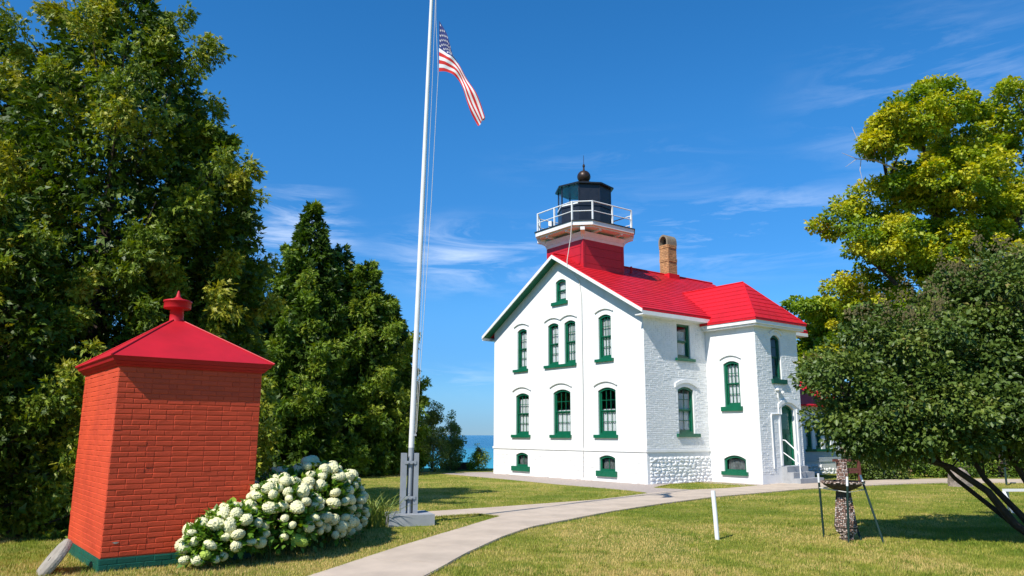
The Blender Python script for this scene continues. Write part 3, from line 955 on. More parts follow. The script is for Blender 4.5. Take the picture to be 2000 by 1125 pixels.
# side wall with two windows
SWN = [(2.20, .75, 4.58, 5.90, 1, 0, (1.69, 2.77, .09), 1, .85, None), (2.20, .88, 1.77, 3.52, 2, .12, (1.62, 2.88, .11), 2, .9, (1.58, 2.85, 3.62, 3.80, .13))]
wall('side_wall', [(0, 0), (HL, 0), (HL, ze_w - .1), (0, ze_w - .1)], [arch(g[0], g[1], g[2], g[3], g[5], 11) for g in SWN], fr_side, M['white_brick'])
for g in SWN:
    c, w, z0, z1, cols, rise, sill, rws, cur, hood = g
    window(fr_side, c, w, z0, z1, cols, rise, sill, rws, cur, hood)
mb = MB()
mb.add([(HL, 0, 0), (HL, HW, 0), (HL, HW, ze_w - .1), (HL, HW / 2, ZR - .1), (HL, 0, ze_w - .1)], [(0, 1, 2, 3, 4)])
mb.add([(0, HW, 0), (HL, HW, 0), (HL, HW, ze_w - .1), (0, HW, ze_w - .1)], [(0, 1, 2, 3)])
mb.build('rear_wall', M['white_brick'], house)
# bay
ZB = 5.86
BL = (-1.16, .72, 2.77, 4.49, 3, .11, (-1.61, -.66, .15), 2, .95, (-1.63, -.66, 4.60, 4.74, .045))
BB = (-1.12, .98, .40, 1.0, 1, .14, (-1.70, -.54, .12), 1, .9, None)
wall('bay_wall', [(-S2, 0), (0, 0), (0, ZB), (-S2, ZB)], [arch(*BL[:4], BL[5], 11), arch(*BB[:4], BB[5], 11)], fr_bayl, M['white_wall_courses'])
for g in (BL, BB):
    c, w, z0, z1, cols, rise, sill, rws, cur, hood = g
    f = window(fr_bayl, c, w, z0, z1, cols, rise, sill, rws, cur, hood, half=(g is BL), cm='curtain' if g is BL else 'screen')
DW = (4.73, .60, 3.78, 5.46, 1, .15, (4.35, 5.25, .15), 2, 0, (4.36, 5.12, 5.52, 5.68, .06))
DO = (5.24, .86, .63, 2.86)
wall('bay_front_wall', [(S1, 0), (S1 + S3, 0), (S1 + S3, ZB), (S1, ZB)], [arch(*DW[:4], DW[5], 11), arch(*DO, .17, 11)], fr_bayf, M['white_brick'], reveal=.2)
c, w, z0, z1, cols, rise, sill, rws, cur, hood = DW
window(fr_bayf, c, w, z0, z1, cols, rise, sill, rws, cur, hood, mt='green_dark')
mb = MB(); mb.add([(S1 + S3, -S2, 0), (S1 + S3, 0, 0), (S1 + S3, 0, ZB), (S1 + S3, -S2, ZB)], [(0, 1, 2, 3)])
mb.build('bay_back_wall', M['white_brick'], house)
# door
mb = MB(); mb.ring(arch(*DO, .17, 11), arch(DO[0], DO[1] - .14, DO[2], DO[3] - .07, .14, 11), fr_bayf, -.19, -.10)
door = mb.build('door', M['green'], house, label='green wooden entrance door with an arched head')
mb = MB(); mb.extrude(arch(DO[0], DO[1] - .14, DO[2], DO[3] - .07, .14, 11), fr_bayf, -.2, -.16)
for (a0, a1, b0, b1) in ((-.30, -.04, .15, .75), (.04, .30, .15, .75), (-.30, -.04, .85, 1.15), (.04, .30, .85, 1.15), (-.30, .30, 2.0, 2.03), (-.33, .33, 1.22, 1.27)):
    mb.extrude([(5.24 + a0, .63 + b0), (5.24 + a1, .63 + b0), (5.24 + a1, .63 + b1), (5.24 + a0, .63 + b1)], fr_bayf, -.16, -.142)
mb.build('door_leaf', M['green'], door)
mb = MB(); mb.extrude([(5.0, 1.95), (5.48, 1.95), (5.48, 2.55), (5.0, 2.55)], fr_bayf, -.158, -.150)
mb.build('pane', M['glass'], door)
mb = MB(); mb.tube([(4.96, -S2 + .15, 1.62), (4.96, -S2 + .09, 1.62)], .025, 8)
mb.build('handle', M['bronze'], door)
mb = MB(); k = 15
for i in range(k - 1):
    t0 = -1 + 2 * i / (k - 1); t1 = -1 + 2 * (i + 1) / (k - 1)
    zf = lambda t: 3.10 - .22 * t * t
    mb.extrude([(5.27 + .62 * t0, zf(t0) - .15), (5.27 + .62 * t1, zf(t1) - .15), (5.27 + .62 * t1, zf(t1)), (5.27 + .62 * t0, zf(t0))], fr_bayf, -.01, .05)
for s in (-1, 1):
    a = 5.27 + s * .57
    mb.extrude([(a - .05, .64), (a + .05, .64), (a + .05, 2.73), (a - .05, 2.73)], fr_bayf, -.01, .035)
mb.build('door_surround', M['white_trim'], house)

# brick relief on the grazed walls


def brick_variants(w, h, d, n=4, m=None, nm='brick', ch=.008):
    out = []
    for k in range(n):
        r = np.random.default_rng(k + 40)
        j = lambda a: r.uniform(-a, a)
        mb = MB()
        x, z = w / 2, h / 2
        fa = [(-x + ch * .6 + j(.002), -z + ch + j(.0015)), (x - ch * .6 + j(.002), -z + ch + j(.0015)), (x - ch * .6 + j(.002), z - ch * .6 + j(.0015)), (-x + ch * .6 + j(.002), z - ch * .6 + j(.0015))]
        bk = [(-x, -z), (x, -z), (x, z), (-x, z)]
        vs = [(a, -d * (1 + j(.25)), b) for a, b in fa] + [(a, 0, b) for a, b in bk]
        mb.add(vs, [(0, 1, 2, 3)] + [(i, i + 4, (i + 1) % 4 + 4, (i + 1) % 4) for i in range(4)])
        me = mb.mesh(nm, m); out.append(me)
    return out


def brick_grid(s0, s1, z0, z1, cw, chh, holes, seed=1, heads=.12):
    """positions of bricks in running bond: (centre s, centre z, width)"""
    r = random.Random(seed); rows = int(round((z1 - z0) / chh)); out = []
    for j in range(rows):
        z = z0 + (j + .5) * (z1 - z0) / rows
        s = s0 - (cw / 2 if j % 2 else 0)
        while s < s1 - .01:
            w = cw * (.5 if r.random() < heads else 1)
            a, b = max(s, s0), min(s + w, s1)
            if b - a > .04:
                ok = True
                for h in holes:
                    if a < h[1] and b > h[0] and z > h[2] and z < h[3]: ok = False
                if ok: out.append(((a + b) / 2, z, b - a))
            s += w
    return out


def relief(name, grid, fr, cw, chh, depth, m, parent, seed=2, gap=.010):
    mb = MB(); r = random.Random(seed)
    for s, z, w in grid:
        d = depth * r.uniform(.3, 1.25); w2 = (w - gap) / 2; h2 = (chh - gap) / 2
        c = .006
        out = [(s - w2, z - h2), (s + w2, z - h2), (s + w2, z + h2), (s - w2, z + h2)]
        inn = [(s - w2 + c, z - h2 + c), (s + w2 - c, z - h2 + c), (s + w2 - c, z + h2 - c), (s - w2 + c, z + h2 - c)]
        dj = [d * r.uniform(.8, 1.2) for _ in range(4)]
        mb.add([fr(*p, .0005) for p in out] + [fr(*p, dj[i]) for i, p in enumerate(inn)], [(4, 5, 6, 7)] + [(i, (i + 1) % 4, (i + 1) % 4 + 4, i + 4) for i in range(4)])
    return mb.build(name, m, parent, kind='stuff')


hs1 = [(1.74, 2.66, 1.6, 3.55), (1.74, 2.66, 4.47, 5.95)]
g1_ = brick_grid(.0, S1, 1.25, 6.1, .215, .0745, hs1 + [(1.5, 2.9, 3.55, 3.85)], 5)
bv = brick_variants(.203, .063, .010, 4, M['white_brick'], ch=.006)
near = sorted([g for g in g1_ if abs(g[2] - .215) < .01], key=lambda g: g[1] + g[0] * .8)[:290]
ns = set(near)
for i, (s, z, w) in enumerate(near):
    link('brick', bv[i % 4], house, loc=(s, -.0005, z), rot=(random.uniform(-.02, .02), random.uniform(-.008, .008), random.uniform(-.015, .015)))
relief('brickwork', [g for g in g1_ if g not in ns], fr_side, .215, .0745, .010, M['white_brick'], house)
hs2 = [(4.40, 5.05, 3.6, 5.5), (4.62, 5.95, .3, 3.12)]
relief('brickwork', brick_grid(S1 + .01, S1 + S3 - .01, .35, ZB - .1, .215, .0745, hs2, 6), fr_bayf, .215, .0745, .009, M['white_brick'], house, 3)

# water table ledge and rubble foundation
mb = MB()
mb.box(-.035, .0, -.035, HW + .035, 1.12, 1.215); mb.box(-.035, S1 - .001, -.04, 0, 1.12, 1.215)
mb.build('water_table', M['white_trim'], house)


def rubble(s0, s1, z0, z1, cw, chh, fr, dep, holes, seed, nmax=300):
    r = random.Random(seed); n = 0
    z = z0; row = 0
    while z < z1 - .06:
        h = min(chh * r.uniform(.75, 1.3), z1 - z)
        s = s0
        while s < s1 - .05:
            w = min(cw * r.uniform(.55, 1.5), s1 - s)
            zz = z + r.uniform(-.02, .02)
            c = (s + w / 2, zz + h / 2)
            ok = not any(c[0] + w / 2 > a and c[0] - w / 2 < b and c[1] + h / 2 > e and c[1] - h / 2 < f for a, b, e, f in holes)
            if ok and n < nmax:
                k = 7; o = []; i_ = []; ph = r.random()
                for q in range(k):
                    t = 2 * math.pi * (q + ph) / k
                    rx = w / 2 * r.uniform(.85, 1.02) / max(abs(math.cos(t)), abs(math.sin(t))) ** .55
                    rz_ = h / 2 * r.uniform(.85, 1.02) / max(abs(math.cos(t)), abs(math.sin(t))) ** .55
                    x_ = min(max(c[0] + rx * math.cos(t), s0), s1); z_ = min(max(c[1] + rz_ * math.sin(t), z0 - .02), z1)
                    o.append((x_, z_)); f = r.uniform(.5, .78)
                    i_.append((c[0] + (x_ - c[0]) * f, c[1] + (z_ - c[1]) * f))
                mb = MB()
                vs = [fr(*p, -.004) for p in o] + [fr(*p, dep * r.uniform(.4, 1.2)) for p in i_] + [fr(c[0] + r.uniform(-.03, .03), c[1] + r.uniform(-.02, .02), dep * r.uniform(.7, 1.4))]
                mb.add(vs, [(q, (q + 1) % k, (q + 1) % k + k, q + k) for q in range(k)] + [(q + k, (q + 1) % k + k, 2 * k) for q in range(k)])
                mb.build('stone', M['white_wall'], house); n += 1
            s += w
        z += h; row += 1
    return n


n_ = rubble(.12, S1, -.02, .95, .24, .13, fr_side, .038, [], 3, 130)
rubble(.0, HW, -.02, 1.0, .42, .17, fr_gable, .016, [(6.68, 7.95, .1, 1.02), (1.47, 2.6, .1, 1.02)], 4, 290 - n_)

# steps, handrail, conduit
mb = MB(); x0, x1 = 4.66, 6.0
mb.box(x0, x1, -S2 - .22, -S2 - .001, 0, .615)
mb.box(x0, x1, -S2 - .47, -S2 - .223, 0, .41)
mb.box(x0, x1 + .15, -S2 - .74, -S2 - .473, 0, .205)
mb.build('steps', M['grey_concrete'], house)
mb = MB()
rx = 4.80
mb.tube([(rx, -S2, 1.56), (rx, -S2 - .12, 1.55), (rx, -S2 - .58, 1.16), (rx, -S2 - .66, 1.02), (rx, -S2 - .66, .2)], .022, 8)
mb.tube([(rx, -S2, 1.12), (rx, -S2 - .62, .72), (rx, -S2 - .66, .70)], .018, 8)
mb.build('handrail', M['white_trim'], house)
mb = MB(); y = -S2 - .03
mb.tube([(4.17, y, .55), (4.16, y, 2.42), (4.19, y, 2.5), (4.74, y, 2.52)], .025, 8)
mb.tube([(4.66, y, 3.42), (4.66, y, 3.1), (4.78, y, 2.9), (4.80, y, 2.5)], .022, 8)
mb.build('conduit', M['white_trim'], house)
mb = MB(); mb.box(4.55, 4.78, -S2 - .14, -S2, 3.38, 3.46); mb.lathe([(.035, -.12), (.06, -.08), (.06, .0)], 10, (4.78, -S2 - .16, 3.36))
mb.build('wall_lamp', M['white_trim'], house)
# plaque text board on the bay basement window opening: dark panel
mb = MB(); mb.tube([(-.37, 3.45, 10.41), (-.39, 3.50, 9.7), (-.465, 3.66, 8.72), (-.46, 3.66, 8.45), (-.05, 3.42, 7.9), (-.045, 3.29, 7.24), (-.045, 3.28, 3.1), (-.045, 3.33, .1)], .015, 6)
mb.build('lightning_cable', M['rope'], house)

# ---- roof
def zroof(y):
    return ZR - SL * abs(HW / 2 - y)


TA, TW, TC = 1.4676, 2.3126, HW / 2
TH = .09
mb = MB()
X0, X1 = -RK, HL + RK
for sgn in (-1, 1):
    ye = HW / 2 + sgn * (HW / 2 + EV)
    mb.add([(X0, HW / 2, ZR), (X1, HW / 2, ZR), (X1, ye, ZE), (X0, ye, ZE), (X0, HW / 2, ZR - TH), (X1, HW / 2, ZR - TH), (X1, ye, ZE - TH), (X0, ye, ZE - TH)],
           [(0, 1, 2, 3), (4, 7, 6, 5), (0, 3, 7, 4), (1, 5, 6, 2), (3, 2, 6, 7)])
roof = mb.build('roof', M['red_roof_flat'], house)
# soffit boards, barge boards, fascia
mb = MB()
for sgn in (-1, 1):
    ye = HW / 2 + sgn * (HW / 2 + EV)
    a = (X0 - .03, HW / 2, ZR + .01); b_ = (X0 - .03, ye, ZE + .01)
    mb.add([(X0 - .03, HW / 2, ZR - .035), (X0 - .03, ye, ZE - .035), (X0 - .03, ye, ZE - .165), (X0 - .03, HW / 2, ZR - .18),
            (X0 + .0, HW / 2, ZR - .035), (X0 + .0, ye, ZE - .035), (X0 + .0, ye, ZE - .165), (X0 + .0, HW / 2, ZR - .18)],
           [(0, 1, 2, 3), (4, 7, 6, 5), (0, 4, 5, 1), (3, 2, 6, 7), (1, 5, 6, 2)])
    mb.box(X0 + .002, X1, min(ye, ye - sgn * .03), max(ye, ye - sgn * .03), ZE - .235, ZE - TH - .002)
    yw = HW / 2 + sgn * HW / 2
mb.box(.0, X1, -EV + .032, -.002, ZE - .235, ZE - .20)
mb.box(0, X1, HW + .002, HW + EV - .032, ZE - .235, ZE - .20)
mb.box(X0 + .002, .0, -EV + .032, -.0, ZE - .235, ZE - .2)
mb.build('barge_boards', M['white_trim'], house)
mb = MB()
for sgn in (-1, 1):
    ye = HW / 2 + sgn * (HW / 2 + EV)
    z1_ = ZR - TH - .002; z2_ = ZE - TH - .002
    mb.add([(X0 + .002, HW / 2, z1_), (-.001, HW / 2, z1_), (-.001, ye, z2_), (X0 + .002, ye, z2_), (X0 + .002, HW / 2, z1_ - .03), (-.001, HW / 2, z1_ - .03), (-.001, ye, z2_ - .03), (X0 + .002, ye, z2_ - .03)],
           [(0, 1, 2, 3), (4, 7, 6, 5), (0, 3, 7, 4), (1, 5, 6, 2)])
mb.build('soffit', M['green'], house, label='green painted boards under the roof overhang')
mb = MB(); mb.tube([(X0 + .05, HW / 2, ZR + .03), (X1, HW / 2, ZR + .03)], .05, 8)
mb.build('ridge_cap', M['red_roof_flat'], roof)

# shingles on the slope that faces the camera
BRa = S1 + S3 / 2; BZ = 7.717; BS = (BZ - 5.98) / (S3 / 2 + .30)


def in_bay_roof(a, z):
    return BZ - BS * abs(a - BRa) > z + .03


slen = math.hypot(HW / 2 + EV, ZR - ZE); th = math.atan(SL)
nrw = 22; ch_ = slen / nrw; cwid = .46
rec = []
for j in range(nrw):
    off = (j % 2) * cwid / 2
    k = 0
    while True:
        a0 = X0 - off + k * cwid; a1 = a0 + cwid; k += 1
        if a0 > X1: break
        a0c, a1c = max(a0, X0), min(a1, X1)
        if a1c - a0c < .05: continue
        dsl = (j + .5) * ch_; y = -EV + dsl * math.cos(th); z = ZE + dsl * math.sin(th); am = (a0c + a1c) / 2
        if in_bay_roof(am, z) and y > -.1: continue
        if abs(am - TA) < TW / 2 - .1 and y > TC - TW / 2 + .05: continue
        rec.append((am, y, z, a1c - a0c, j))


def shingle_geo(mb, am, y, z, w, j, r):
    lift = .014; ux = Vector((1, 0, 0)); us = Vector((0, math.cos(th), math.sin(th))); un = Vector((0, -math.sin(th), math.cos(th)))
    c = Vector((am, y, z)); hw = w / 2 - .004; hs_ = ch_ / 2
    vs = [c - ux * hw - us * hs_ + un * (lift + .006), c + ux * hw - us * hs_ + un * (lift + .006), c + ux * hw + us * hs_ + un * .004, c - ux * hw + us * hs_ + un * .004,
          c - ux * hw - us * hs_ + un * .001, c + ux * hw - us * hs_ + un * .001, c + ux * hw + us * hs_ + un * .001, c - ux * hw + us * hs_ + un * .001]
    mb.add(vs, [(0, 1, 2, 3), (0, 4, 5, 1), (1, 5, 6, 2), (3, 7, 4, 0)])


full = [r for r in rec if abs(r[3] - cwid) < .01]
full.sort(key=lambda r: r[0] + r[4] * .08)
sel = set(full[:295])
mb = MB(); shingle_geo(mb, 0, 0, 0, cwid, 0, random)
sh = mb.mesh('shingle', M['red_roof'])
for (am, y, z, w, j) in sel:
    link('shingle', sh, roof, loc=(am, y, z + .001), rot=(random.uniform(-.004, .004), random.uniform(-.003, .003), 0))
mb = MB()
for q in rec:
    if q not in sel: shingle_geo(mb, *q, random)
mb.build('shingles', M['red_roof'], roof, kind='stuff')
# bay roof: hipped
E3 = .30
hip = (BRa, -S2 + S3 / 2 * 1.0, BZ)
xa, xb, yb, zE = S1 - E3, S1 + S3 + E3, -S2 - E3, 5.98
yend = HW / 2 - (ZR - BZ) / SL
mb = MB()
V8 = [(xa, yb, zE), (xb, yb, zE), hip, (BRa, yend, BZ), (xa, .6, zE), (xb, .6, zE), (xa, yb, zE - .07), (xb, yb, zE - .07), (xa, .6, zE - .07), (xb, .6, zE - .07)]
mb.add(V8, [(0, 1, 2), (0, 2, 3, 4), (1, 5, 3, 2), (0, 6, 7, 1), (0, 4, 8, 6), (1, 7, 9, 5), (6, 8, 9, 7)])
bayroof = mb.build('bay_roof', M['red_roof_flat'], house)
mb = MB()


def course_face(p0, p1, p2, p3, rows, w, flip=1):
    """shingle courses on a planar face: p0-p1 eave edge, p3-p2 top edge"""
    p0, p1, p2, p3 = map(Vector, (p0, p1, p2, p3)); nn_ = (p1 - p0).cross(p3 - p0).normalized()
    if nn_.z < 0: nn_ = -nn_
    for j in range(rows):
        t0, t1 = j / rows, (j + 1) / rows
        a0, b0 = p0.lerp(p3, t0), p1.lerp(p2, t0); a1, b1 = p0.lerp(p3, t1), p1.lerp(p2, t1)
        ln_ = (b0 - a0).length; n = max(1, int(ln_ / w))
        for i in range(n):
            u0, u1 = i / n + .003, (i + 1) / n - .003
            vs = [a0.lerp(b0, u0) + nn_ * .018, a0.lerp(b0, u1) + nn_ * .018, a1.lerp(b1, u1) + nn_ * .004, a1.lerp(b1, u0) + nn_ * .004,
                  a0.lerp(b0, u0) + nn_ * .001, a0.lerp(b0, u1) + nn_ * .001]
            mb.add(vs, [(0, 1, 2, 3), (0, 4, 5, 1)])


course_face((xa, yb, zE), (xb, yb, zE), hip, hip, 9, .46)
course_face((xa, .45, zE), (xa, yb, zE), hip, (BRa, yend, BZ), 9, .46)
mb.build('shingles', M['red_roof'], bayroof, kind='stuff')
mb = MB()
mb.tube([(BRa, yend, BZ + .02), (BRa, hip[1], BZ + .02)], .035, 6)
mb.tube([hip, (xa, yb, zE + .01)], .028, 6); mb.tube([hip, (xb, yb, zE + .01)], .028, 6)
mb.build('hip_cap', M['red_roof_flat'], bayroof)
mb = MB()
mb.box(xa + .03, xb - .03, yb + .03, .4, zE - .20, zE - .072)
mb.box(xa + .09, xb - .09, yb + .09, .4, zE - .27, zE - .202)
mb.build('bay_cornice', M['white_trim'], house)

# ---- tower
zt0, zt1 = 8.2, 9.80
T2 = TW / 2
mb = MB(); mb.box(TA - T2, TA + T2, TC - T2, TC + T2, zt0, zt1)
tower = mb.build('tower', M['red_tower'], house)
# clapboards of the tower: three courses a side plus corner boards
zz = [8.35, 8.72, 9.08, 9.44, 9.795]
for k in range(4):
    a, b_ = zz[k] + .008, zz[k + 1] - .008
    for side in range(4):
        mb = MB()
        if side == 0: mb.box(TA - T2 - .018, TA - T2 - .001, TC - T2 + .09, TC + T2 - .09, a, b_)
        if side == 1: mb.box(TA - T2 + .09, TA + T2 - .09, TC - T2 - .018, TC - T2 - .001, a, b_)
        if side == 2: mb.box(TA + T2 + .001, TA + T2 + .018, TC - T2 + .09, TC + T2 - .09, a, b_)
        if side == 3: mb.box(TA - T2 + .09, TA + T2 - .09, TC + T2 + .001, TC + T2 + .018, a, b_)
        mb.build('board', M['red_tower'], tower)
for i in (-1, 1):
    for j in (-1, 1):
        mb = MB(); cx, cy = TA + i * (T2 - .035), TC + j * (T2 - .035)
        mb.box(cx - .062, cx + .062, cy - .062, cy + .062, 8.2, 9.79)
        mb.build('corner_board', M['red_tower'], tower)
mb = MB()
for (h0, z0_, h1, z1_) in ((T2 + .03, 9.72, T2 + .07, 9.84), (T2 + .075, 9.843, T2 + .17, 10.02)):
    mb.add([(TA + i * h0, TC + j * h0, z0_) for i, j in ((-1, -1), (1, -1), (1, 1), (-1, 1))] + [(TA + i * h1, TC + j * h1, z1_) for i, j in ((-1, -1), (1, -1), (1, 1), (-1, 1))],
           [(3, 2, 1, 0), (4, 5, 6, 7), (0, 1, 5, 4), (1, 2, 6, 5), (2, 3, 7, 6), (3, 0, 4, 7)])
mb.build('white_moulding', M['white_trim'], tower)
DD, CC = 1.80, .60


def deck_poly(g=0.0):
    d = DD + g; c = CC
    return [(TA - d + c, TC - d), (TA + d - c, TC - d), (TA + d, TC - d + c), (TA + d, TC + d - c), (TA + d - c, TC + d), (TA - d + c, TC + d), (TA - d, TC + d - c), (TA - d, TC - d + c)]


zf_ = lambda s, z, d: (s, z, d)
mb = MB(); mb.extrude(deck_poly(0), zf_, 10.20, 10.375)
deck = mb.build('gallery_deck', M['white_trim'], house)
mb = MB(); mb.extrude(deck_poly(.035), zf_, 10.378, 10.415); mb.build('deck_edge', M['dark_iron'], deck)
mb = MB(); mb.extrude(deck_poly(-.12), zf_, 10.14, 10.197); mb.build('deck_underside', M['white_trim'], deck)
# brackets: two per side near the corners and one on every diagonal
bz = 10.138
for sx_, sy_ in ((-1, -1), (1, -1), (-1, 1), (1, 1)):
    mb = MB(); dx, dy = sx_ / math.sqrt(2), sy_ / math.sqrt(2); sd = Vector((-dy, dx, 0)) * .09
    base = Vector((TA + sx_ * (T2 + .03), TC + sy_ * (T2 + .03), 0)); out_ = base + Vector((dx, dy, 0)) * .40
    prof_ = [(base, 9.80), (base, bz), (out_, bz), (out_, bz - .13), (base + (out_ - base) * .6, bz - .17), (base + (out_ - base) * .25, 9.90)]
    vs = [(p + sd + Vector((0, 0, z))) for p, z in prof_] + [(p - sd + Vector((0, 0, z))) for p, z in prof_]
    n = len(prof_)
    mb.add(vs, [tuple(range(n)), tuple(reversed(range(n, 2 * n)))] + [(i, (i + 1) % n, (i + 1) % n + n, i + n) for i in range(n)])
    mb.build('bracket', M['white_trim'], deck)
for side in range(4):
    for q in (-.62, .62):
        mb = MB(); ang = side * math.pi / 2
        R_ = Matrix.Translation((TA, TC, 0)) @ Matrix.Rotation(ang, 4, 'Z')
        pr_ = [(T2 + .0, 10.03), (T2 + .0, bz), (DD - .16, bz), (DD - .16, bz - .07), (T2 + .3, bz - .09)]
        vs = [R_ @ Vector((x, q - .06, z)) for x, z in pr_] + [R_ @ Vector((x, q + .06, z)) for x, z in pr_]
        n = len(pr_); mb.add(vs, [tuple(range(n)), tuple(reversed(range(n, 2 * n)))] + [(i, (i + 1) % n, (i + 1) % n + n, i + n) for i in range(n)])
        mb.build('bracket', M['white_trim'], deck)
# railing
rp_ = deck_poly(-.07)
mb = MB()
for zq, rr in ((11.23, .026), (10.82, .020)):
    for i in range(8):
        p, q = rp_[i], rp_[(i + 1) % 8]
        mb.tube([(*p, zq), (*q, zq)], rr, 6)
rail = mb.build('gallery_railing', M['white_trim'], house)
posts = list(rp_)
for i in range(0, 8, 2):
    p, q = rp_[i], rp_[(i + 1) % 8]
    posts.append(((p[0] + q[0]) / 2, (p[1] + q[1]) / 2))
for p in posts:
    mb = MB(); mb.box(p[0] - .028, p[0] + .028, p[1] - .028, p[1] + .028, 10.40, 11.25)
    mb.build('post', M['white_trim'], rail)
mb = MB(); mb.box(-.16, .16, -.08, .08, 0, .40)
o = mb.build('electric_box', M['white_trim'], deck); o.location = (TA - 1.35, TC + .62, 10.42); o.rotation_euler = (0, 0, .3)
# lantern room
LR = 1.19; A0 = math.radians(22.5 + 14)
oc = lambda r, k: (TA + r * math.cos(A0 + k * math.pi / 4), TC + r * math.sin(A0 + k * math.pi / 4))
mb = MB(); mb.lathe([(LR, 10.416), (LR, 11.33), (LR + .04, 11.335), (LR + .04, 11.40), (LR - .04, 11.405), (LR - .04, 11.42)], 8, (TA, TC, 0), A0)
lant = mb.build('lantern_room', M['dark_iron'], house)
# which sides carry glass: those that face the lake, left in the photo; the others carry dark sheet panels
for k in range(8):
    p, q = Vector((*oc(LR - .03, k), 0)), Vector((*oc(LR - .03, k + 1), 0))
    md = (p + q) / 2 - Vector((TA, TC, 0)); ang = math.atan2(md.y, md.x)
    # local direction to camera is about -x -y; glazed sides look towards -x +y and beyond
    glazed = math.cos(ang - math.radians(168)) > .62 or math.cos(ang - math.radians(90)) > .7
    mb = MB(); e = (q - p).normalized()
    for pt in (p, ):
        mb.tube([pt + Vector((0, 0, 11.4)), pt + Vector((0, 0, 12.33))], .035, 6)
    mb.build('glazing_post', M['dark_iron'], lant)
    mb = MB(); nn_ = md.normalized()
    a_ = p + e * .03; b_ = q - e * .03
    z0_, z1_ = (11.42, 12.30)
    w_ = nn_ * .012
    vs = [a_ - w_, b_ - w_, b_ + w_, a_ + w_]
    mb.add([v + Vector((0, 0, z0_)) for v in vs] + [v + Vector((0, 0, z1_)) for v in vs], [(3, 2, 1, 0), (4, 5, 6, 7), (0, 1, 5, 4), (1, 2, 6, 5), (2, 3, 7, 6), (3, 0, 4, 7)])
    if glazed:
        mb.build('pane', M['glass'], lant)
    else:
        mb.build('dark_panel', M['dark_iron'], lant)
    if glazed:
        mb = MB(); mb.obox((a_ + b_) / 2 + nn_ * .03 + Vector((0, 0, 11.45)), e * .42, nn_ * .025, (0, 0, .03)); mb.build('pale_sill', M['white_trim'], lant)
mb = MB(); mb.lathe([(LR + .03, 12.30), (LR + .12, 12.30), (LR + .13, 12.36), (.62, 12.58), (.28, 12.72), (.1, 12.74)], 8, (TA, TC, 0), A0)
lr_ = mb.build('lantern_roof', M['dark_iron'], house)
mb = MB(); mb.lathe([(.30 * math.sin(math.pi * k / 10) + .001, 12.99 - .29 * math.cos(math.pi * k / 10)) for k in range(11)], 18, (TA, TC, 0))
mb.build('ventilator_ball', M['bronze'], lr_, smooth=True)
mb = MB(); mb.lathe([(.05, 13.27), (.035, 13.42), (.06, 13.48), (.05, 13.55), (.012, 13.6), (.008, 14.0)], 10, (TA, TC, 0)); mb.build('lightning_rod', M['bronze'], lr_)
mb = MB(); mb.lathe([(.22, 11.45), (.28, 11.7), (.22, 11.98)], 12, (TA, TC, 0)); mb.build('lens', M['grey_paint'], lant, smooth=True)
# roof vent pipe near the ridge behind the tower
mb = MB(); mb.tube([(3.55, 3.95, zroof(3.95) - .05), (3.55, 3.95, zroof(3.95) + .30)], .045, 8); mb.build('vent_pipe', M['red_roof_flat'], house)
# chimney
cx0, cx1, cy0, cy1 = 6.53, 7.13, 4.40, 4.95
mb = MB(); mb.box(cx0 + .012, cx1 - .012, cy0 + .012, cy1 - .012, 8.8, 10.66)
chim = mb.build('chimney', M['mortar'], house, label='buff brick chimney with an arched clay cap')
mb = MB(); mb.box(cx0 - .06, cx1 + .06, cy0 - .08, cy1 + .08, 8.9, 9.22); mb.build('flashing', M['red_roof_flat'], chim)
nb_ = 0
rowh = .083
for j in range(17):
    z = 9.24 + j * rowh
    grow = .025 if j in (7, 8, 15, 16) else 0
    for side in range(4):
        if side in (0, 2): a0, a1 = cy0, cy1
        else: a0, a1 = cx0, cx1
        L_ = a1 - a0; n = 3
        offs = [0, .5, 1.5, 2.5, 3] if j % 2 else [0, 1, 2, 3]
        for i in range(len(offs) - 1):
            p0_, p1_ = a0 + L_ * offs[i] / 3 + .006, a0 + L_ * offs[i + 1] / 3 - .006
            if side in (0, 1) and j < 17:
                mb = MB(); dd = random.uniform(0, .006) + grow
                if side == 0: mb.box(cx0 - dd, cx0 + .03, p0_, p1_, z + .006, z + rowh - .006)
                else: mb.box(p0_, p1_, cy0 - dd, cy0 + .03, z + .006, z + rowh - .006)
                mb.build('brick', M['buff_brick'], chim); nb_ += 1
mb = MB(); n = 14; ry = (cy1 - cy0) / 2 + .01; cyy = (cy0 + cy1) / 2; xs0, xs1 = cx0 - .03, cx1 + .03
out_ = [(cyy + ry * math.cos(math.pi * i / n), 10.80 + ry * 1.25 * math.sin(math.pi * i / n)) for i in range(n + 1)]
inn_ = [(cyy + (ry - .075) * math.cos(math.pi * i / n), 10.80 + (ry * 1.25 - .085) * math.sin(math.pi * i / n)) for i in range(n + 1)]
out_ = [(cyy + ry, 10.64)] + out_ + [(cyy - ry, 10.64)]; inn_ = [(cyy + ry - .075, 10.64)] + inn_ + [(cyy - ry + .075, 10.64)]
for i in range(len(out_) - 1):
    pl = [out_[i], out_[i + 1], inn_[i + 1], inn_[i]]
    mb.add([(xs0, *p) for p in pl] + [(xs1, *p) for p in pl], [(0, 1, 2, 3), (7, 6, 5, 4), (0, 4, 5, 1), (2, 6, 7, 3)])
mb.build('arched_cap', M['cap_stone'], chim)
mb = MB(); mb.box(cx0 + .25, cx0 + .28, cy0 + .05, cy1 - .05, 10.64, 11.0); mb.build('cap_shade_panel', M['dark'], chim)  # thin dark sheet painted as the shade in the cap opening

